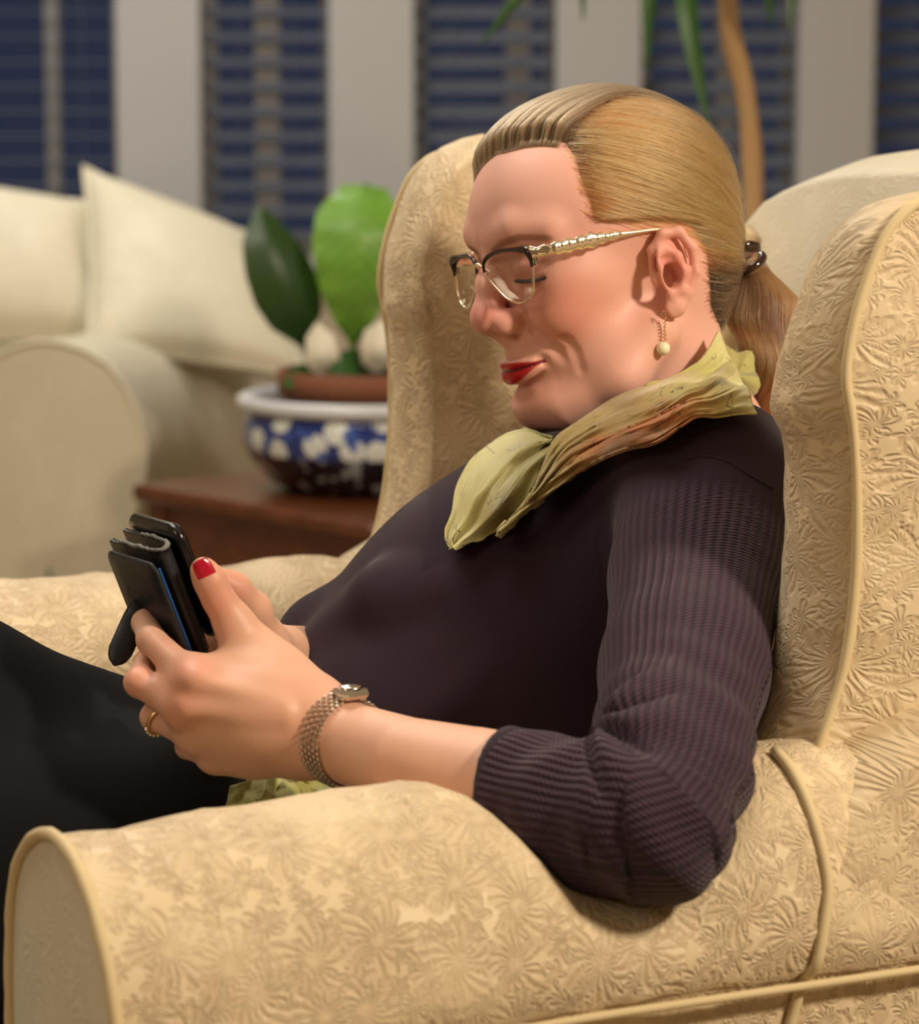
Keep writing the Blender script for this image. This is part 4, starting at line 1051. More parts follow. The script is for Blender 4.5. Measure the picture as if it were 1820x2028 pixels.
# knit coordinates: angle round the sleeve x length along it
line = cr(np.array([P(*q[:3]) for q in SLV]), 60)
d2 = ((V[:, None, :].astype(f32) - line[None].astype(f32)) ** 2).sum(2)
ni = d2.argmin(1); near = np.sqrt(d2.min(1))
tg = np.gradient(line, axis=0); tg /= np.linalg.norm(tg, axis=1)[:, None]; sl = np.linalg.norm(np.diff(line, axis=0), axis=1); sacc = np.concatenate([[0], np.cumsum(sl)])
NA = np.cross(line[10] - line[30], line[50] - line[30]); NA /= np.linalg.norm(NA)
rel = V - line[ni]; al = (rel * tg[ni]).sum(1); bb = np.cross(tg[ni], NA); ang = np.arctan2((rel * NA).sum(1), (rel * bb).sum(1))
slen = sacc[ni] + al
arm_m = 1 - sm(near, .058, .072)
lateral = (V - T0) @ CL
arm_m = np.maximum(arm_m * sm(lateral, .10, .16), sm(ni.astype(float), 30, 36) * (near < .09))
radn = .044
uvs = np.where(arm_m[:, None] > .02, np.stack([ang * radn, slen], 1), np.stack([lateral, V[:, 2] * 1.05], 1))
period = np.where(ni > 54, .0036, .0052); period = .0052 + (.0032 - .0052) * sm(slen, sacc[-1] - .030, sacc[-1] - .026)
rib = arm_m * (1 - .25 * sm(slen, .0, .05)) * sm(slen, .03, .07)
# gathered folds fanning out of the crook of the elbow
vn = np.zeros_like(V); fn_ = np.cross(V[Q[:, 2]] - V[Q[:, 0]], V[Q[:, 3]] - V[Q[:, 1]])
for kk in range(4):
    for ax in range(3): vn[:, ax] += np.bincount(Q[:, kk], fn_[:, ax], len(V))
vn /= np.linalg.norm(vn, axis=1)[:, None] + 1e-12
if (vn * (V - V.mean(0))).sum() < 0: vn = -vn
piv = P(1145, 1428, 1.575); fx_ = norm3(P(1300, 1470, 1.56) - piv); fz_ = norm3(np.cross(fx_, AX_F)); fz_ = fz_ if fz_[2] > 0 else -fz_
rv = V - piv; fa = np.arctan2(rv @ fz_, rv @ fx_); fr = np.sqrt((rv @ fz_) ** 2 + (rv @ fx_) ** 2)
wob_ = .10 * vnoise(V * 60, 8)
fall = sm(fr, .002, .018) * (1 - sm(fr, .030, .062)) * (1 - sm(np.abs(fa - .15), .75, 1.25)) * (np.abs(rv @ AX_F) < .07) * sm(arm_m, .3, .8)
wave_ = np.abs(np.sin((fa + wob_) * 4.6 + .5)) ** .7
V = V + ((wave_ - .5) * .0105 * fall)[:, None] * vn
fold_c = sm(fr, .05, .12)
V = V + (.0016 * np.sin(slen * 150 + 2 * np.sin(ang * 2)) * sm(slen, .20, .27) * (1 - sm(slen, .40, .46)) * arm_m * (1 - fall))[:, None] * vn
amp = rib * .00055 * np.sin(ang * radn / period * 2 * np.pi) * (period > .004)
uvs = uvs
jumper = obj('jumper', V, Q.astype(np.int32), M['knit'], person, uv=uvs, attrs=dict(rib=np.clip(rib, 0, 1), period=period), label='plum ribbed knit jumper with three-quarter sleeves')
tw = Sdf()
tw.ell(C(.0, .0, .565), (.17, .17, .13))
tw.chain(LEG1, (.10, .075, .055, .045), .04); tw.chain(LEG2, (.105, .085, .079, .055, .045), .04)
a = np.array(LEG1 + LEG2 + [C(-.1, .1, .6), C(-.1, -.1, .5)])
V, Q = surface_nets(tw, a.min(0) - .14, a.max(0) + .14, .006)
V = smooth_mesh(V, Q, 3, .5)
obj('trousers', V, Q.astype(np.int32), M['trousers'], person)
for q, dr in ((LEG1[3], 1), (LEG2[4], 1)):
    sh = Sdf(); sh.chain([q + [0, 0, -.005], q + CF * .10 + [0, 0, -.02], q + CF * .17 + [0, 0, -.03]], (.042, .036, .026), .03)
    V, Q = surface_nets(sh, q - .25, q + .25, .006); obj('shoe', V, Q.astype(np.int32), M['leather'], person)

# ------------------------------------------------------------------ hair
sk = Sdf(mirror=True)
sk.ell((2, 0, 48), (89, 73, 73)).ell((34, 0, 54), (64.5, 64, 58), 14).ell((-20, 0, 10), (62, 64, 60), 16).cone((-4, 0, -30), (-24, 0, -175), 50, 54, 22)
sk.ell((42, 0, 8), (49, 61, 55), 14)
HC = np.array([0, 0, 45.0])
NTH, NPH = 120, 240
th_ = np.linspace(0, np.pi, NTH); ph_ = np.linspace(-np.pi, np.pi, NPH)
TT, PP = np.meshgrid(th_, ph_, indexing='ij')
def dirs(t, p): return np.stack([np.sin(t) * np.cos(p), np.sin(t) * np.sin(p), np.cos(t)], -1)
DG = dirs(TT, PP).reshape(-1, 3); lo_r = np.full(len(DG), 30.0); hi_r = np.full(len(DG), 190.0)
for _ in range(14):
    mid = (lo_r + hi_r) / 2; v = sk(HC + DG * mid[:, None]); lo_r = np.where(v < 0, mid, lo_r); hi_r = np.where(v < 0, hi_r, mid)
RAD = lo_r.reshape(NTH, NPH)
def radius(d):
    t = np.arccos(np.clip(d[..., 2], -1, 1)) / np.pi * (NTH - 1); p = (np.arctan2(d[..., 1], d[..., 0]) + np.pi) / (2 * np.pi) * (NPH - 1)
    i = np.clip(t.astype(int), 0, NTH - 2); j = np.clip(p.astype(int), 0, NPH - 2); a = t - i; b = p - j
    return (RAD[i, j] * (1 - a) + RAD[i + 1, j] * a) * (1 - b) + (RAD[i, j + 1] * (1 - a) + RAD[i + 1, j + 1] * a) * b
def hairline(q):                  # millimetres inside the hair region (negative on bare skin)
    x, y, z = q[..., 0], np.abs(q[..., 1]), q[..., 2]
    yr = q[..., 1]
    xf = np.where(yr > 0, np.interp(y, [0, 10, 20, 26, 36, 46, 56, 64, 69, 72, 75], [76, 74, 69, 63, 55, 49, 50, 54, 52, 42, 26]),
                  np.interp(y, [0, 10, 20, 30, 45, 58, 68, 72, 75], [77, 80, 83, 81, 74, 62, 52, 40, 20]))
    xl = np.interp(z, [-64, -56, -46, -33, -11, 10, 26, 34, 40], [-78, -55, -40, -30, -28, -27, -20, 4, 24])
    k = sm(z, 36, 46)
    return (xf - x) * k + (xl - x) * (1 - k)
qs = HC + DG * RAD.ravel()[:, None]
ins = hairline(qs)
def hair_lift(q):
    i = hairline(q); top_ = sm(q[..., 2], 60, 125)
    return -2.0 + sm(i, 0, 16) * (5.0 + 3.0 * top_) + 2.0 * sm(q[..., 0], -20, -90)
CAPV = HC + DG * (RAD.ravel() + hair_lift(qs))[:, None]
fc = grid_faces(NTH, NPH)[:, ::-1]; keep = (ins[fc] > -5).all(1) & (qs[fc][:, :, 2] > -66).all(1); fc = fc[keep]
def lock_phase(q):                # locks: constant along a strand combed to the clip
    v = norm_(q - CLIP); a = np.arctan2(v[..., 1], v[..., 2]); b = v[..., 0]
    return a, b
def norm_(a): return a / np.maximum(np.linalg.norm(a, axis=-1, keepdims=True), 1e-9)
CLIP = np.array([-93.0, 3, -9])
def hair_color(q, root=None):
    x, y, z = q[..., 0], q[..., 1], q[..., 2]
    gold = np.array(srgb(232, 158, 92)); ash = np.array(srgb(160, 134, 104)); grey = np.array(srgb(84, 66, 54)); brown = np.array(srgb(166, 98, 56)); root_ = np.array(srgb(116, 88, 66))
    c = np.ones(x.shape + (3,)) * gold
    m = (sm(x, 0, 40) * sm(z, 84, 102))[..., None]; c = c * (1 - m) + ash * m
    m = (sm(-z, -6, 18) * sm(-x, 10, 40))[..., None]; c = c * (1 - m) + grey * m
    m = (sm(-x, 30, 85) * sm(z, -10, 30))[..., None] * .7; c = c * (1 - m) + brown * m
    m = (np.exp(-((x - 34) / 14) ** 2 - ((z - 90) / 22) ** 2))[..., None] * .8; c = c * (1 - m) + root_ * m
    return c
used = np.unique(fc); mp = np.full(len(CAPV), -1); mp[used] = np.arange(len(used))
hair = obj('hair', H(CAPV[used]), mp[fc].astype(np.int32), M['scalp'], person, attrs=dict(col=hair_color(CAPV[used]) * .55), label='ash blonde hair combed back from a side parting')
def slerp(a, b, t):
    d = np.clip((a * b).sum(-1), -1, 1); o = np.arccos(d); so = np.maximum(np.sin(o), 1e-6)
    return (np.sin((1 - t) * o[:, None]) / so[:, None])[..., None] * a[:, None] + (np.sin(t * o[:, None]) / so[:, None])[..., None] * b[:, None]
def norm(a): return a / np.linalg.norm(a, axis=-1, keepdims=True)
NP_ = 16; tt = np.linspace(0, 1, NP_)
def part_y(x): return np.interp(x, [-75, -50, -29, 36, 60], [0, 12, 20, 45, 52])
LOCK = []
def side_strands(n, sgn):
    z = RNG.uniform(-1, 1, n * 6); a = RNG.uniform(-np.pi, np.pi, n * 6); d = np.stack([np.sqrt(1 - z * z) * np.cos(a), np.sqrt(1 - z * z) * np.sin(a), z], 1)
    q = HC + d * radius(d)[:, None]; h = hairline(q)
    ok = (h > -2.5 + RNG.uniform(0, 8, len(q))) & (q[:, 2] > -60) & (q[:, 0] > -88)
    ok &= (q[:, 1] > part_y(q[:, 0])) if sgn > 0 else ((q[:, 1] < 0) & ((q[:, 0] < 20) | (q[:, 2] < 60)))
    ok &= ~((np.abs(q[:, 1]) > 55) & (q[:, 0] > -24) & (q[:, 2] < 30))
    # more roots near the hairline and the parting
    wgt = np.exp(-np.maximum(h, 0) / 14) + (np.exp(-np.abs(q[:, 1] - part_y(q[:, 0])) / 9) if sgn > 0 else 0) + .35
    ok &= RNG.uniform(0, 1, len(q)) < wgt
    d = d[ok][:n]; q = q[ok][:n]
    end = norm(CLIP + RNG.normal(0, 3.2, (len(d), 3)) - HC)
    t = np.repeat(tt[None], len(d), 0) ** .95
    path = slerp(d, end, t)
    up = np.array([0, 0, 1.0]); bow = np.clip((q[:, 0] + 30) / 90, 0, 1) * np.clip((70 - q[:, 2]) / 40, 0, 1) * .16 + np.clip((q[:, 2] - 70) / 40, 0, 1) * np.clip((q[:, 0] + 20) / 60, -.5, 1) * (-.10)
    wav = RNG.normal(0, .022, len(d)) + .02 * np.sin(q[:, 2] * .33 + q[:, 0] * .21)
    path = norm(path + (np.sin(np.pi * t) * (bow + wav)[:, None])[..., None] * up)
    Q_ = HC + path * radius(path)[..., None]
    lift = hair_lift(Q_) + np.minimum(t * 14, 1) * RNG.uniform(-.4, 1.6, (len(d), 1)) + .8 * np.sin(t * RNG.uniform(3, 9, (len(d), 1)) + RNG.uniform(0, 6, (len(d), 1))) + 1.2 * (1 - np.minimum(t * 14, 1))
    la = np.arctan2(q[:, 2] + 9, q[:, 1] + 1e-3) * 1.0 + q[:, 0] * .004
    lift = lift + ((.9 * np.sin(la * 46) + .7 * np.sin(la * 83 + 1) + .5 * np.sin(la * 19))[:, None] * np.sin(np.pi * np.clip(t * 1.15, 0, 1)) ** .6)
    wv = (q[:, 2] < 10)[:, None] * np.sin(t * 26 + RNG.uniform(0, 6, (len(d), 1)) * .6) * .9
    Q_ = HC + path * (radius(path) + lift + wv)[..., None]
    LOCK.append(np.clip(.5 + .30 * np.sin(la * 46) + .24 * np.sin(la * 83 + 1) + .2 * np.sin(la * 19), 0, 1)); return Q_  # shade between locks put into strand colour: troughs dark, crests light
FL = []
def front_strands(n):             # combed back from the forehead hairline over the crown
    yr = RNG.uniform(-62, 44, n); k = RNG.uniform(0, 1, n) ** 1.7
    xf = np.where(yr > 0, np.interp(yr, [0, 10, 20, 26, 36, 46], [76, 74, 69, 63, 55, 49]), np.interp(-yr, [0, 10, 20, 30, 45, 58, 68], [77, 80, 83, 81, 74, 62, 52]))
    dz = np.interp(yr, [-62, -45, -30, -20, -10, 0, 20, 45], [66, 79, 88, 93, 98, 102, 101, 96])
    r0 = np.stack([xf - 2, yr, dz], 1); a = norm(r0 - HC)
    j = RNG.normal(0, 1, (n, 3))
    w1 = np.stack([xf * .55 - 2, yr * .86 + 2, 118 - .0035 * yr ** 2 - .10 * np.maximum(yr, 0)], 1) + j * .8
    w2 = np.stack([np.full(n, -28.0), yr * .55 + 6, 116 - .002 * yr ** 2], 1) + j * 1.5
    b, c, e = norm(w1 - HC), norm(w2 - HC), norm(CLIP + j * 3 - HC)
    K = np.stack([a, b, c, e], 1); out = []
    ts = 3 * (np.linspace(0, 1, NP_ + 8) ** 1.0)
    for t in ts:
        i = min(int(t), 2); f = t - i
        p0, p1, p2, p3 = K[:, max(i - 1, 0)], K[:, i], K[:, i + 1], K[:, min(i + 2, 3)]
        out.append(.5 * (2 * p1 + (p2 - p0) * f + (2 * p0 - 5 * p1 + 4 * p2 - p3) * f * f + (3 * p1 - p0 - 3 * p2 + p3) * f ** 3))
    path = norm(np.stack(out, 1)); t = (ts[None] / 3) * np.ones((n, 1))
    Q_ = HC + path * radius(path)[..., None]
    vol = np.sin(np.clip(t * 1.25, 0, 1) * np.pi) ** .8 * 4.0
    clump = (1.5 * np.sin(yr * .95) + 1.0 * np.sin(yr * 2.3 + 1))[:, None] * np.sin(np.clip(t * 1.4, 0, 1) * np.pi)
    FL.append(np.clip(.5 + .32 * np.sin(yr * .95) + .28 * np.sin(yr * 2.3 + 1) + .2 * np.sin(yr * .37), 0, 1)); r = radius(path) + np.maximum(hair_lift(Q_), -.5) + vol + clump + RNG.uniform(-.3, 1.6, (n, 1)) + 1.0 * np.sin(t * RNG.uniform(3, 10, (n, 1)) + RNG.uniform(0, 6, (n, 1))) * np.minimum(t * 8, 1)  # clump troughs coloured darker and crests lighter, painting the shaded gaps
    return HC + path * r[..., None]
def strands(name, paths, rad, cols, parent, tip=.6):
    cd_ = bpy.data.hair_curves.new(name)
    npts = paths.shape[1]; cd_.add_curves([npts] * len(paths))
    cd_.attributes['position'].data.foreach_set('vector', (paths.reshape(-1, 3) - ROOT[parent]).astype(f32).ravel())
    ra = cd_.attributes.new('radius', 'FLOAT', 'POINT') if 'radius' not in cd_.attributes else cd_.attributes['radius']
    rr = np.repeat((rad * np.linspace(1, tip, npts))[None], len(paths), 0) * RNG.uniform(.7, 1.3, (len(paths), 1))
    ra.data.foreach_set('value', rr.astype(f32).ravel())
    ca = cd_.attributes.new('col', 'FLOAT_COLOR', 'CURVE'); ca.data.foreach_set('color', np.concatenate([cols, np.ones((len(cols), 1))], 1).astype(f32).ravel())
    cd_.materials.append(M['hair'])
    o = bpy.data.objects.new(name, cd_); COL.objects.link(o); o.parent = parent; ROOT[o] = ROOT[parent]; o['kind'] = 'stuff'
    return o
A = np.concatenate([side_strands(10500, 1), side_strands(2500, -1)])
strands('combed_strands', H(A.reshape(-1, 3)).reshape(A.shape), .00011, hair_color(A[:, 4]) * RNG.choice([.6, .85, 1.1, 1.4], (len(A), 1)) * (.32 + .66 * np.concatenate(LOCK))[:, None], hair)
B_ = A[RNG.choice(len(A), 700, replace=False)].copy()
B_ += norm_(B_ - HC) * (1.0 + 1.2 * np.sin(np.linspace(0, 7, NP_))[None, :, None] * RNG.uniform(0, 1, (700, 1, 1)))
strands('loose_locks', H(B_.reshape(-1, 3)).reshape(B_.shape), .00024, hair_color(B_[:, 4]) * RNG.choice([.3, .5, 1.2, 1.5], (700, 1)), hair)
B_ = A[RNG.choice(len(A), 160, replace=False)].copy()
B_ += norm_(B_ - HC) * (np.linspace(0, 1, NP_)[None, :, None] * (1 - np.linspace(0, 1, NP_)[None, :, None]) * 4 * RNG.uniform(1, 5, (160, 1, 1))) + RNG.normal(0, 1.4, (160, 1, 3)) * np.sin(np.linspace(0, 3.1, NP_))[None, :, None]
strands('flyaway_hairs', H(B_.reshape(-1, 3)).reshape(B_.shape), .00006, hair_color(B_[:, 4]) * 1.4, hair)
A = front_strands(5200)
strands('swept_strands', H(A.reshape(-1, 3)).reshape(A.shape), .00013, hair_color(A[:, 4]) * RNG.choice([.55, .8, 1.1, 1.5], (len(A), 1)) * (.06 + .52 * FL[0])[:, None], hair)
# ponytail
CW = H(CLIP - [3, 0, 0]); dC = float((CW - CAM) @ AX_F)
gp = np.array([CW, P(1488, 545, dC + .005), P(1512, 620, dC), P(1532, 700, dC - .005), P(1528, 780, dC), P(1512, 845, dC + .005), P(1518, 905, dC + .01)])
gl = cr(gp, 24); gt, gn, gb = frames_along(gl); grad = np.interp(np.linspace(0, 1, 24), [0, .08, .3, .6, .85, 1], [.010, .014, .026, .029, .021, .008])
tail = tube('ponytail', gl, grad * .86, M['scalp'], person, m=20)
at_ = tail.data.attributes.new('col', 'FLOAT_COLOR', 'POINT'); at_.data.foreach_set('color', np.tile([*(np.array(srgb(104, 66, 42))), 1], len(tail.data.vertices)).astype(f32))
n = 3200; ang = RNG.uniform(0, 2 * np.pi, n); rr = np.sqrt(RNG.uniform(.35, 1, n)); tw_ = np.linspace(0, 1, 24)
wave = .10 * np.sin(tw_[None] * 17 + ang[:, None] * 2 + RNG.uniform(0, .8, (n, 1))) + RNG.normal(0, .05, (n, 1)) * tw_[None]
aa = ang[:, None] + .5 * tw_[None] + wave
pp = gl[None] + (grad[None] * (rr[:, None] + .12 * np.sin(tw_[None] * 11 + ang[:, None] * 3)) )[..., None] * (np.cos(aa)[..., None] * gn[None] + np.sin(aa)[..., None] * gb[None])
mixc = RNG.uniform(0, 1, (n, 1)); cc = np.array(srgb(92, 52, 34)) * (1 - mixc) + np.array(srgb(186, 122, 72)) * mixc
strands('ponytail_strands', pp, .00012, cc, tail)

# hair clip
clip = thing('hair_clip', CW, 'small dark tortoiseshell clip holding the ponytail behind her head', 'hair clip')
t0 = gt[1]; rx = norm(np.cross(t0, [0, 1, .2])); ry = np.cross(t0, rx)
ring_c = gl[1]; a = np.linspace(0, 2 * np.pi, 40, endpoint=False)
tube('band', ring_c + .0125 * (np.cos(a)[:, None] * rx + np.sin(a)[:, None] * ry), .0030, M['tort'], clip, m=10, closed=True)
cl_ = cr(Pl([(1446, 500, dC - .016), (1464, 491, dC - .024), (1486, 488, dC - .022), (1507, 498, dC - .012)]), 24)
tube('claw', cl_, np.interp(np.linspace(0, 1, 24), [0, .3, .7, 1], [.0045, .0066, .0058, .0006]), M['tort'], clip, m=14, flat=.6)
tube('hinge_pin', Pl([(1462, 512, dC - .027), (1474, 517, dC - .026)]), .0022, M['steel'], clip, m=8)

# ------------------------------------------------------------------ spectacles
def ray_h(px, py, n, c):          # sight line x plane, all in the head frame (mm)
    nw = np.asarray(n, float) @ HR; return toH(ray_plane(px, py, nw, H(np.asarray(c, float))))
LN = np.array([1, .16, .12]); LC = np.array([100.5, 34, 24.0])
opx = [(959, 524), (966, 511), (984, 501), (1006, 497), (1030, 496), (1048, 499), (1054, 520), (1056, 550), (1055, 577), (1047, 592), (1034, 599), (1021, 598), (1003, 590), (984, 571), (967, 551), (960, 538)]
rimh = cr([ray_h(x, y, LN, LC) for x, y in opx], 72, closed=True)
specs = thing('spectacles', H(102, 0, 34), 'browline spectacles with dark top rims and sculpted gold temples on her face', 'spectacles')
hinge = {}
for s in (1, -1):
    r = rimh * [1, s, 1]; W_ = H(r)
    cen = r.mean(0)
    top_m = sm(r[:, 2], cen[2] + 3, cen[2] + 13); outer = sm(np.abs(r[:, 1]), 40, 62)
    ln = np.concatenate([[H(cen + [1.0, 0, 0])], W_]); fl = [[0, i + 1, (i + 1) % 72 + 1] for i in range(72)]
    ln2 = np.concatenate([[H(cen + [-.6, 0, 0])], H(r - [1.6, 0, 0])])
    fl2 = [[73, (i + 1) % 72 + 74, i + 74] for i in range(72)]; sd = [[i + 1, i + 74, (i + 1) % 72 + 74, (i + 1) % 72 + 1] for i in range(72)]
    obj('lens', np.concatenate([ln, ln2]), fl + fl2 + sd, M['lens'], specs)
    tube('rim_wire', W_, .00085, M['palegold'], specs, m=8, closed=True)
    sel = np.where((r[:, 2] > cen[2] + 1.5))[0]
    order = sel[np.argsort(-np.abs(r[sel, 1]))] if False else sel
    k0 = np.where(np.diff(sel) > 1)[0]; order = np.roll(sel, -(k0[0] + 1)) if len(k0) else sel
    rd = .0010 + .0019 * outer[order] * top_m[order] + .0005 * top_m[order]
    tube('brow_bar', H(r[order] + np.array([.4, 0, .6])), rd, M['rim'], specs, m=12, flat=1.0)
    hz = ray_h(1050, 501, LN, LC) * [1, s, 1]; hinge[s] = hz
    # temple: sculpted bar to the ear
    tp_ = cr([hz + [1, .5 * s, 0], *[ray_h(x_, y_, (0, 1, 0), (0, l_, 0)) * [1, s, 1] for x_, y_, l_ in ((1082, 495, 69.5), (1120, 487, 71), (1165, 477, 72), (1205, 469, 72.5), (1240, 463, 72.5))], [2, 72 * s, 28], [-12, 72 * s, 22], [-18, 70 * s, 6]], 70)
    k = np.linspace(0, 1, 70); hgt = np.interp(k, [0, .04, .12, .34, .5, .62, 1], [.0046, .0032, .0042, .0048, .0024, .0014, .0014]) * (1 + .14 * np.sin(k * 95) * (k < .5) + .08 * np.sin(k * 41) * (k < .5))
    t3, n3, b3 = frames_along(H(tp_))
    up_ = np.tile(HR[2], (70, 1)); sd_ = np.cross(t3, up_); sd_ /= np.linalg.norm(sd_, axis=1)[:, None]; up_ = np.cross(sd_, t3)
    a = np.linspace(0, 2 * np.pi, 12, endpoint=False)
    G = H(tp_)[:, None] + (hgt[:, None] * np.sin(a))[..., None] * up_[:, None] + ((.0011 + .0008 * np.sin(k * 70 + 1) ** 2 * (k < .5))[:, None] * np.cos(a))[..., None] * sd_[:, None]
    V = G.reshape(-1, 3); F_ = [list(x) for x in grid_faces(70, 12, False, True)] + [list(range(12)), list(range(69 * 12, 70 * 12))[::-1]]
    obj('temple', V, F_, M['palegold'], specs, label='sculpted gold temple')
    hb = H(hz + np.array([-1.5, 1.5 * s, -6])); V, F_ = box_data(hb, HR, (.0022, .0016, .0026), .0012); obj('hinge', V, F_, M['steel'], specs)
    pad = Sdf().ell(H(96.5, 9.5 * s, 22), (.0022, .0030, .0062), rot=HR.T)
    V, Q = surface_nets(pad, H(96.5, 9.5 * s, 22) - .009, H(96.5, 9.5 * s, 22) + .009, .0007); obj('nose_pad', V, Q.astype(np.int32), M['lens'], specs)
    tube('pad_arm', H(cr([rimh[np.argmin(np.abs(rimh[:, 1]))] * [1, s, 1], [101, 10.5 * s, 25], [97, 9.8 * s, 22]], 10)), .0006, M['palegold'], specs, m=6)
inn = rimh[np.argmin(rimh[:, 1])]
tube('bridge', H(cr([inn * [1, 1, 1], [inn[0] + 1.8, inn[1] * .5, inn[2] + 2.4], [inn[0] + 2.4, 0, inn[2] + 3], [inn[0] + 1.8, -inn[1] * .5, inn[2] + 2.4], inn * [1, -1, 1]], 24)), .0011, M['palegold'], specs, m=10)

# ------------------------------------------------------------------ earrings
for s, lab in ((1, 'gold drop earring with a cream bead hanging from her ear'),):
    lobe = toH(P(1313, 628, float((H(6, 79, -29) - CAM) @ AX_F)))* [1, s, 1] if s > 0 else np.array([4, -81, -27.0])
    L0 = H(lobe); er = thing('earring', L0, lab, 'earring')
    dn = np.array([0, 0, -1.0]); a = np.linspace(0, 1, 30)
    tube('ear_wire', [L0 + CL * s * .001 + [0, 0, .0045 * math.sin(x * math.pi)] + np.array([.0028 * (x - .5), 0, 0]) for x in a], .0004, M['gold'], er, m=6)
    zz = L0 + AX_R * .0014 + dn * (a * .0165)[:, None] + AX_R * (np.sin(a * 44) * .0010)[:, None] + AX_F * (np.cos(a * 44) * .0010)[:, None]
    tube('chain', zz, .00045, M['gold'], er, m=6)
    bc_ = zz[-1] - AX_R * .0010 + dn * .0045
    V, Q = surface_nets(Sdf().ell(bc_, (.0047, .0047, .0047)), bc_ - .007, bc_ + .007, .0008); obj('bead', V, Q.astype(np.int32), M['pearl'], er)

# ------------------------------------------------------------------ scarf
hdw = lambda p: hd(toH(p)) * .001
def skin_depth(px, py, off, d0=1.70, d1=2.2):
    px, py = np.asarray(px, float).ravel(), np.asarray(py, float).ravel(); ray = ((px - 910) / FPX)[:, None] * AX_R - ((py - 1014) / FPX)[:, None] * AX_U + AX_F
    d = np.full(len(px), d0); done = np.zeros(len(px), bool)
    for it in range(90):
        p = CAM + ray * d[:, None]; v = np.minimum(sw(p), hdw(p)) - off
        done |= v < .0004; d = np.where(done, d, d + np.clip(v, .0004, .02) * .8); d = np.minimum(d, d1)
    return d
def px_grid(railA, railB, nu, nv, curve=None):
    A_, B_ = cr(railA, nu), cr(railB, nu); t = np.linspace(0, 1, nv)
    return A_[:, None] * (1 - t)[None, :, None] + B_[:, None] * t[None, :, None]
def wrap(gridpx, off, relax=4, lim=(1.7, 2.2)):
    sh_ = gridpx.shape[:2]; d = skin_depth(gridpx[..., 0], gridpx[..., 1], off, *lim).reshape(sh_)
    for _ in range(relax):
        e = np.pad(d, 1, mode='edge'); d = np.minimum(d, .25 * (e[2:, 1:-1] + e[:-2, 1:-1] + e[1:-1, 2:] + e[1:-1, :-2])) * .5 + .5 * .25 * (e[2:, 1:-1] + e[:-2, 1:-1] + e[1:-1, 2:] + e[1:-1, :-2])
    return np.array([[P(gridpx[i, j, 0], gridpx[i, j, 1], d[i, j]) for j in range(sh_[1])] for i in range(sh_[0])]), d
def cloth(name, G, mat, parent, cols, thick=.0016, label=None):
    t = np.gradient(G, axis=0); s = np.gradient(G, axis=1); n = np.cross(t, s); n /= np.linalg.norm(n, axis=2, keepdims=True) + 1e-12
    if (n.reshape(-1, 3) @ AX_F).mean() > 0: n = -n; flip = True
    else: flip = False
    a, b = G.shape[:2]; V = np.concatenate([G.reshape(-1, 3), (G - n * thick).reshape(-1, 3)])
    f1, f2 = grid_faces(a, b), grid_faces(a, b, off=a * b); N_ = a * b
    idx = np.arange(N_).reshape(a, b); rim = np.concatenate([idx[:, 0], idx[-1, 1:], idx[::-1, -1][1:], idx[0, ::-1][1:-1]]); r2 = np.roll(rim, -1)
    side = np.stack([rim, rim + N_, r2 + N_, r2], 1)
    if flip: f1, f2, side = f1[:, ::-1], f2, side[:, ::-1]
    else: f2 = f2[:, ::-1]
    return obj(name, V, np.concatenate([f1, f2, side]).astype(np.int32), mat, parent, uv=np.tile(grid_uv(G), (2, 1)), attrs=dict(col=np.tile(cols, (2, 1))), label=label)
def blend(stops, t):
    t = np.clip(t, 0, 1); xs = [s for s, _ in stops]; return np.stack([np.interp(t, xs, [srgb(*c)[k] for _, c in stops]) for k in range(3)], -1)
scarf = thing('scarf', P(1200, 900, 1.95), 'crinkled silk scarf in lime, olive and rust wound round her neck', 'scarf')
OLV, LIME, RUST, BRN, PALE = (156, 130, 66), (200, 194, 114), (192, 92, 22), (80, 44, 18), (226, 220, 158)
# front loop (far side of the neck, hanging on the chest)
ra = [(1092, 868), (1050, 850), (1006, 856), (966, 880), (930, 912), (903, 962), (893, 1018), (880, 1058), (893, 1086)]
rb = [(1098, 880), (1092, 905), (1078, 935), (1062, 962), (1048, 992), (1032, 1018), (1010, 1040), (960, 1064), (900, 1086)]
g = px_grid(ra, rb, 64, 34); G, dd = wrap(g, .010, 6)
U_, W_ = np.meshgrid(np.linspace(0, 1, 64), np.linspace(0, 1, 34), indexing='ij')
fold = .0042 * np.sin(W_ * 17 + 3 * U_ + 1.2 * np.sin(U_ * 5)) * np.sin(np.pi * W_) ** .5 + .004 * fbm(np.stack([U_.ravel() * 4, W_.ravel() * 7, 0 * U_.ravel()], 1), 61).reshape(U_.shape) + .010 * np.sin(np.pi * W_) * np.sin(np.pi * U_)
G = G - fold[..., None] * AX_F
c = blend([(0, (136, 136, 74)), (.35, (186, 184, 108)), (.7, (186, 176, 108)), (1, PALE)], U_ + .15 * fbm(np.stack([U_.ravel() * 3, W_.ravel() * 3, 0 * U_.ravel()], 1), 5).reshape(U_.shape)).reshape(-1, 3)
m = np.exp(-(((W_ - .80) / .22) ** 2 + ((U_ - .55) / .20) ** 2)).reshape(-1, 1); c = c * (1 - m) + np.array(srgb(*BRN)) * m
m = (.8 * np.exp(-((W_ - .55) / .3) ** 2 - ((U_ - .2) / .2) ** 2)).reshape(-1, 1); c = c * (1 - m) + np.array(srgb(118, 106, 62)) * m
cloth('front_loop', G, M['scarf'], scarf, c)
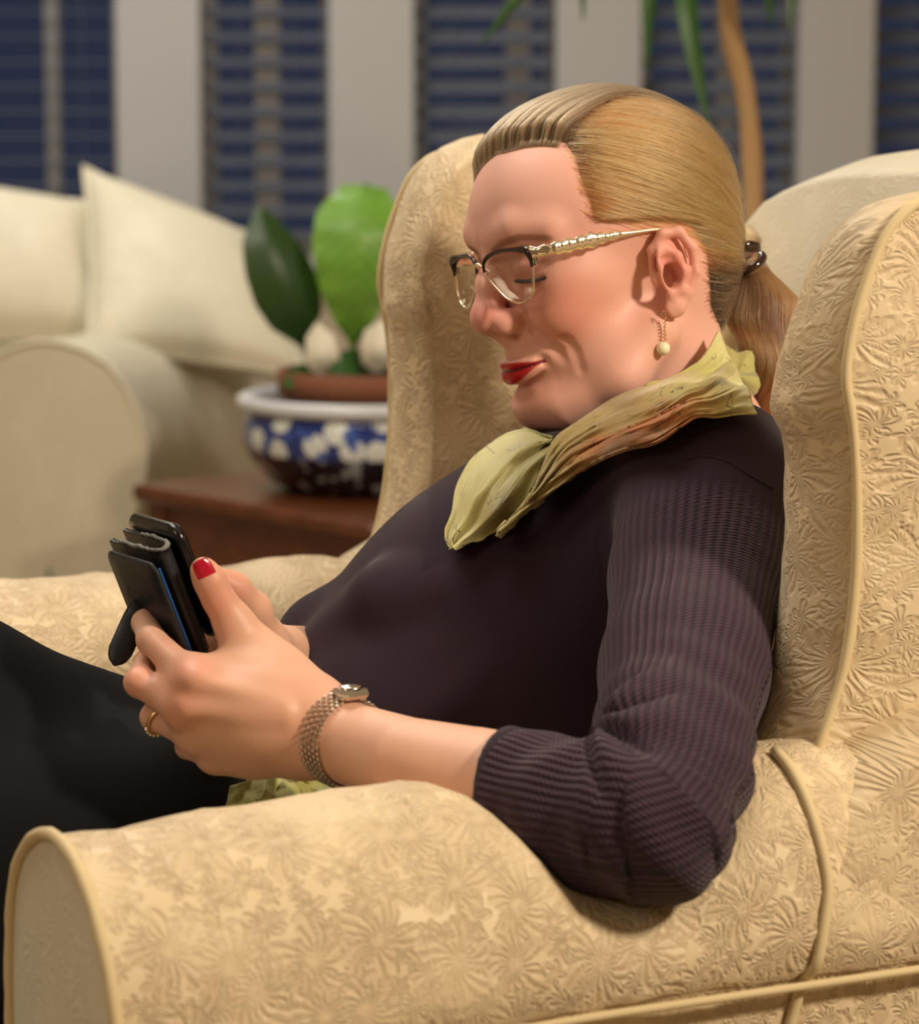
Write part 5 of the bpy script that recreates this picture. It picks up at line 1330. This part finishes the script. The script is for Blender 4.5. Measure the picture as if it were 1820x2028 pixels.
# near band from the nape to the chest, as three rolled folds
up_r = [(1422, 657), (1388, 712), (1350, 739), (1290, 765), (1220, 790), (1133, 845), (1094, 876), (1070, 930), (1045, 985), (984, 1058)]
lo_r_ = [(1500, 816), (1466, 817), (1420, 826), (1374, 830), (1307, 881), (1236, 899), (1176, 923), (1110, 962), (1062, 996), (990, 1056)]
U_, W_ = np.meshgrid(np.linspace(0, 1, 120), np.linspace(0, 1, 60), indexing='ij')
g = px_grid(up_r, lo_r_, 120, 60); G, dd = wrap(g, .011, 8)
ph_f = W_ * 3.0 + .25 * np.sin(U_ * 4) + .10 * fbm(np.stack([U_.ravel() * 5, W_.ravel() * 2, 0 * U_.ravel()], 1), 71).reshape(U_.shape)
roll = .0075 * np.abs(np.sin(ph_f * np.pi)) ** .7 + .0022 * np.sin(W_ * 44 + U_ * 9) * (.4 + .6 * np.sin(U_ * 14) ** 2) + .0022 * fbm(np.stack([U_.ravel() * 9, W_.ravel() * 26, 0 * U_.ravel()], 1), 73).reshape(U_.shape)
roll = roll * np.minimum(1, 12 * U_ + .3) + .006 * np.sin(np.pi * W_)
G = G - roll[..., None] * AX_F + (.0020 * np.sin(ph_f * 2 * np.pi))[..., None] * AX_U
n1 = fbm(np.stack([U_.ravel() * 5, W_.ravel() * 4, 0 * U_.ravel()], 1), 81).reshape(U_.shape)
c = blend([(0, PALE), (.10, LIME), (.24, (190, 172, 96)), (.36, (168, 140, 74)), (.7, OLV), (1, (176, 158, 92))], U_ + .06 * n1).reshape(-1, 3)
m = (sm(W_ + .12 * n1, .36, .52) * np.exp(-((U_ - .40) / .26) ** 4) * .95).reshape(-1, 1); c = c * (1 - m) + np.array(srgb(*RUST)) * m
m = (sm(W_ + .15 * n1, .58, .78) * np.exp(-((U_ - .50) / .17) ** 2) * .75).reshape(-1, 1); c = c * (1 - m) + np.array(srgb(*BRN)) * m
m = (sm(n1, .1, .5) * .35 * (W_ < .5)).reshape(-1, 1); c = c * (1 - m) + np.array(srgb(112, 92, 44)) * m
cloth('neck_band', G, M['scarf'], scarf, c)
# the turn of the scarf behind the neck on the far side
cp_ = cr(Pl([(1462, 742, 1.965), (1452, 752, 2.02), (1392, 772, 2.075), (1290, 812, 2.10), (1180, 852, 2.085), (1100, 878, 2.03), (1062, 892, 1.99)]), 60)
t3_, n3_, b3_ = frames_along(cp_); an_ = np.linspace(0, 2 * np.pi, 28, endpoint=False)
rr_ = .021 + .0035 * np.sin(an_ * 5)[None] + .003 * vnoise(np.stack([np.repeat(np.arange(60) * .25, 28), np.tile(np.cos(an_) * 2, 60), np.tile(np.sin(an_) * 2, 60)], 1), 44).reshape(60, 28)
rr_ *= np.minimum(1, np.minimum(np.arange(60), 59 - np.arange(60)) / 6 + .02)[:, None]
G_ = cp_[:, None] + (rr_ * np.cos(an_) * .7)[..., None] * n3_[:, None] + (rr_ * np.sin(an_))[..., None] * b3_[:, None]
obj('neck_turn', G_.reshape(-1, 3), grid_faces(60, 28, False, True), M['scarf'], scarf, uv=grid_uv(G_), attrs=dict(col=np.tile(np.array(srgb(186, 180, 104)), (60 * 28, 1))))
# knitted shoulder seam and yoke line of the jumper
for q in ([(1326, 925), (1362, 908), (1402, 904), (1442, 914), (1480, 938), (1532, 968)], [(1012, 1000), (1060, 985), (1120, 970), (1180, 940)]):
    qq = cr(q, 40); dd_ = skin_depth(qq[:, 0], qq[:, 1], .0002)
    tube('seam', [P(x, y, z_ + .0004) for (x, y), z_ in zip(qq, dd_)], .0007, M['seam'], jumper, m=6) if q[0][0] > 1200 else None
# loose end lying in the lap behind the chair arm
U_, W_ = np.meshgrid(np.linspace(0, 1, 48), np.linspace(0, 1, 30), indexing='ij')
topx = cr([(455, 1556), (492, 1545), (545, 1522), (590, 1524), (630, 1546), (668, 1566)], 48); botx = cr([(440, 1640), (490, 1650), (550, 1650), (600, 1650), (640, 1650), (690, 1650)], 48)
gp_ = topx[:, None] * (1 - W_[..., None]) + botx[:, None] * W_[..., None]
dep = 1.765 - .05 * W_ - .012 * fbm(np.stack([U_.ravel() * 6, W_.ravel() * 3, 0 * U_.ravel()], 1), 91).reshape(U_.shape) - .006 * np.sin(U_ * 22 + W_ * 4)
G = np.array([[P(gp_[i, j, 0], gp_[i, j, 1], dep[i, j]) for j in range(30)] for i in range(48)])
c = blend([(0, (150, 150, 90)), (.4, (198, 198, 130)), (.75, (150, 146, 64)), (1, (120, 130, 60))], U_ + .2 * W_).reshape(-1, 3)
cloth('loose_end', G, M['scarf'], scarf, c)

# ------------------------------------------------------------------ wrist watch and ring
wc = P(690, 1473, 1.688); wax = norm(FORE[3] - FORE[4]); wup = norm(P(700, 1395, 1.68) - P(660, 1550, 1.70)); wup = norm(wup - (wup @ wax) * wax); wsd = np.cross(wax, wup)
if wsd @ AX_F > 0: wsd = -wsd
tl_ = norm(wax + .05 * wup)
watch = thing('wrist_watch', wc, 'silver wrist watch with a narrow link bracelet on her left wrist', 'watch')
WA = np.linspace(0, 2 * np.pi, 181)
def wrist_r(x):
    r = np.full(181, .045); dv = np.cos(WA)[:, None] * wup + np.sin(WA)[:, None] * wsd
    for _ in range(40): r = r - np.clip(lh(wc + tl_ * x + dv * r[:, None]) - .0004, 0, .004) * .8
    return r
WR = {k: wrist_r(k * .001) for k in range(-6, 7, 2)}
WR = {k: np.convolve(np.concatenate([v[-13:-1], v, v[1:13]]), np.ones(25) / 25, 'valid') for k, v in WR.items()}
def wring(a, x, r=0.0):
    k = int(np.clip(round(x * 500), -3, 3)) * 2
    return wc + tl_ * x + (np.interp(a % (2 * np.pi), WA, WR[k]) + .0007 + r) * (np.cos(a) * wup + np.sin(a) * wsd)
links = []; nl = 44
for i in range(nl):
    a = .34 + (2 * np.pi - .68) * i / (nl - 1)
    for j in range(5):
        x = (j - 2) * .00205 + (0); aa_ = a + (.5 if j % 2 else 0) * (2 * np.pi - .68) / (nl - 1)
        up_ = np.cos(aa_) * wup + np.sin(aa_) * wsd; tn = np.cross(tl_, up_)
        hh = (.0011, .00135, .0009) if j in (0, 4) else (.0009, .0012, .0010)
        links.append(box_data(wring(aa_, x, .0006), np.array([tl_, tn, up_]), hh, .0005))
obj('link_bracelet', *merge(links), M['steel2'], watch, smooth=False, kind='stuff')
up0 = wup; hx_ = wring(0, 0, .0028)
tn0 = np.cross(tl_, up0)
V, F_ = box_data(hx_, np.array([tl_, tn0, up0]), (.0085, .0095, .0030), .0022); obj('watch_case', V, F_, M['steel'], watch, smooth=False)
V, F_ = lathe_data((0, 0, 0), [(.0072, 0), (.0072, .0008), (.0060, .0016), (.001, .0022)], 32); obj('crystal', hx_ + up0 * .0030 + V @ np.array([tl_, tn0, up0]), F_, M['steel'], watch)
V, F_ = box_data(wring(.24, 0, .0012), np.array([tl_, np.cross(tl_, np.cos(.24) * wup + np.sin(.24) * wsd), np.cos(.24) * wup + np.sin(.24) * wsd]), (.0052, .0024, .0014), .0008); obj('lug', V, F_, M['steel'], watch, smooth=False)
V, F_ = box_data(wring(-.24, 0, .0012), np.array([tl_, np.cross(tl_, np.cos(.24) * wup - np.sin(.24) * wsd), np.cos(.24) * wup - np.sin(.24) * wsd]), (.0052, .0024, .0014), .0008); obj('lug', V, F_, M['steel'], watch, smooth=False)
f0, f1 = P(385, 1455, 1.702), P(306, 1420, 1.726); rc = f0 + (f1 - f0) * .80; rax = norm(f1 - f0 + np.array([.006, 0, .012])); r1 = norm(np.cross(rax, CZ)); r2 = np.cross(rax, r1)
ring = thing('ring', rc, 'gold ring set with small stones on her left ring finger', 'ring')
a = np.linspace(0, 2 * np.pi, 48, endpoint=False); RR = .0101
tube('band', rc + RR * (np.cos(a)[:, None] * r1 + np.sin(a)[:, None] * r2), .0011, M['gold'], ring, m=8, closed=True)
tocam = norm(CAM - rc); ca = math.atan2(tocam @ r2, tocam @ r1)
dnl = math.atan2(-CZ @ r2, -CZ @ r1)
for i in range(9):
    a_ = dnl + (i - 4) * .27; p_ = rc + (RR + .0011) * (math.cos(a_) * r1 + math.sin(a_) * r2)
    V, Q = surface_nets(Sdf().ell(p_, (.0014,) * 3), p_ - .0026, p_ + .0026, .0005); obj('stone', V, Q.astype(np.int32), M['palegold'], ring)

# ------------------------------------------------------------------ wallet case with phone
D0 = 1.705
nearc = P(300, 1119, D0); farc = P(206, 1090, D0 + .062)           # top edge of the front cover, spine side -> open side
wv3 = farc - nearc; lv3 = P(410, 1300, D0 - .012) - nearc          # along the spine, towards the hand
wn = norm(wv3); ln_ = norm(lv3 - (lv3 @ wn) * wn); tnn = np.cross(wn, ln_)
if tnn @ AX_R < 0: tnn = -tnn
SK = tnn + .55 * wn
PW, PLn = np.linalg.norm(wv3), np.linalg.norm(lv3)
case = thing('wallet_case', nearc + (wv3 + lv3) / 2, 'worn navy black leather wallet case held open in her hand', 'phone case')
def slab(name, o, w0, w1, l0, l1, th, rad, mat, parent, corner=.008, **k):
    """rounded-corner slab in the case frame: width along wn, length along ln_, thickness along tnn"""
    n = 10; pts = []
    for (cx, cy, a0) in ((w1 - corner, l1 - corner, 0), (w0 + corner, l1 - corner, 90), (w0 + corner, l0 + corner, 180), (w1 - corner, l0 + corner, 270)):
        for i in range(n): a = math.radians(a0 + 90 * i / (n - 1)); pts.append((cx + corner * math.cos(a), cy + corner * math.sin(a)))
    pts = np.array(pts); c_ = pts.mean(0); rings = []
    for k_, (s, h) in enumerate([(.02, 0), (.6, 0), (1 - rad * 30, 0), (1 - rad * 12, rad * .25), (1, rad), (1, th - rad), (1 - rad * 12, th - rad * .25), (1 - rad * 30, th), (.6, th), (.02, th)]):
        q = c_ + (pts - c_) * s; rings.append(o + q[:, :1] * wn + q[:, 1:] * ln_ + h * tnn)
    G = np.array(rings); return obj(name, G.reshape(-1, 3), grid_faces(*G.shape[:2], False, True), mat, parent, **k)
cover = slab('front_cover', nearc, -.001, PW, 0, PLn * 1.04, .0032, .0012, M['leather'], case)
slab('cover_highlight', nearc + tnn * .0031, -.0006, .0012, .004, PLn * 1.0, .0012, .0004, M['blue_highlight'], cover, corner=.0005, label='blue highlight painted along the cover edge')  # highlight along the cover rim, put in as a blue strip
# folded wallet book: two leaves joined by a rounded spine, opening away from the camera
prof = [(PW * .98, .0060), (.020, .0062), (.004, .0068), (-.0035, .0095), (-.0048, .0135), (-.0025, .0175), (.004, .0202), (.020, .0212), (PW * .98, .0215)]
pr = cr(prof, 44); tn2 = np.gradient(pr, axis=0); nn2 = np.stack([tn2[:, 1], -tn2[:, 0]], 1); nn2 /= np.linalg.norm(nn2, axis=1)[:, None]; inn_ = pr - nn2 * .0026 if (pr[22] - nn2[22] * .003)[0] > pr[22][0] else pr + nn2 * .0026
loop = np.concatenate([pr, inn_[::-1]])
ls = np.linspace(-.004, PLn * 1.02, 24)
G = np.array([[nearc + a * wn + (l + .0010 * math.sin(a * 900)) * ln_ + b * SK for a, b in loop] for l in ls])
V = G.reshape(-1, 3); m_ = len(loop); Fc = [list(x) for x in grid_faces(24, m_, False, True)]
for e in (0, 23):
    for i in range(43): q = [e * m_ + i, e * m_ + i + 1, e * m_ + m_ - 2 - i, e * m_ + m_ - 1 - i]; Fc.append(q if e else q[::-1])
book = obj('wallet_spine', V, Fc, M['leather'], case)
ep = np.array([nearc + a * wn + (-.0046) * ln_ + b * SK for a, b in (pr + inn_)[4:36] / 2]); ep = ep + (vnoise(ep * 900, 4) * .0006)[:, None]
tube('worn_spine_edge', ep, .0013 + .0004 * vnoise(np.arange(32)[:, None] * np.array([[.9, 0, 0]]), 3), M['leather_edge'], book, m=6, label='frayed pale edge of the spine')
slab('card_leaf', nearc + SK * .0105, .004, PW * .94, .002, PLn, .0030, .0010, M['leather'], case)
# strap
st_ = cr(Pl([(292, 1190, D0 + .055), (270, 1222, D0 + .058), (245, 1275, D0 + .05), (226, 1318, D0 + .045)]), 20)
t3 = np.gradient(st_, axis=0); t3 /= np.linalg.norm(t3, axis=1)[:, None]; sdv = norm(np.cross(t3, AX_F)); nrm3 = np.cross(sdv, t3)
hw = np.interp(np.linspace(0, 1, 20), [0, .3, .8, .93, 1], [.0080, .0078, .0076, .0056, .0010])
a = np.linspace(0, 2 * np.pi, 14, endpoint=False)
G = st_[:, None] + (hw[:, None] * np.cos(a))[..., None] * sdv[:, None] + (np.minimum(hw, .0022)[:, None] * np.sin(a))[..., None] * nrm3[:, None]
obj('strap', G.reshape(-1, 3), [list(x) for x in grid_faces(20, 14, False, True)] + [list(range(14)), list(range(19 * 14, 20 * 14))[::-1]], M['leather'], case)
ph = thing('phone', nearc + (wv3 + lv3) / 2 + tnn * .03, 'black phone with rounded corners behind the open wallet case', 'phone')
slab('shell', nearc + SK * .0232, -.0050, PW * .96, -.0125, PLn * .98, .0072, .0026, M['phone'], ph, corner=.011)
slab('screen', nearc + SK * .0232 + tnn * .0071, -.0030, PW * .94, -.0105, PLn * .96, .0006, .0002, M['screen'], ph, corner=.009)
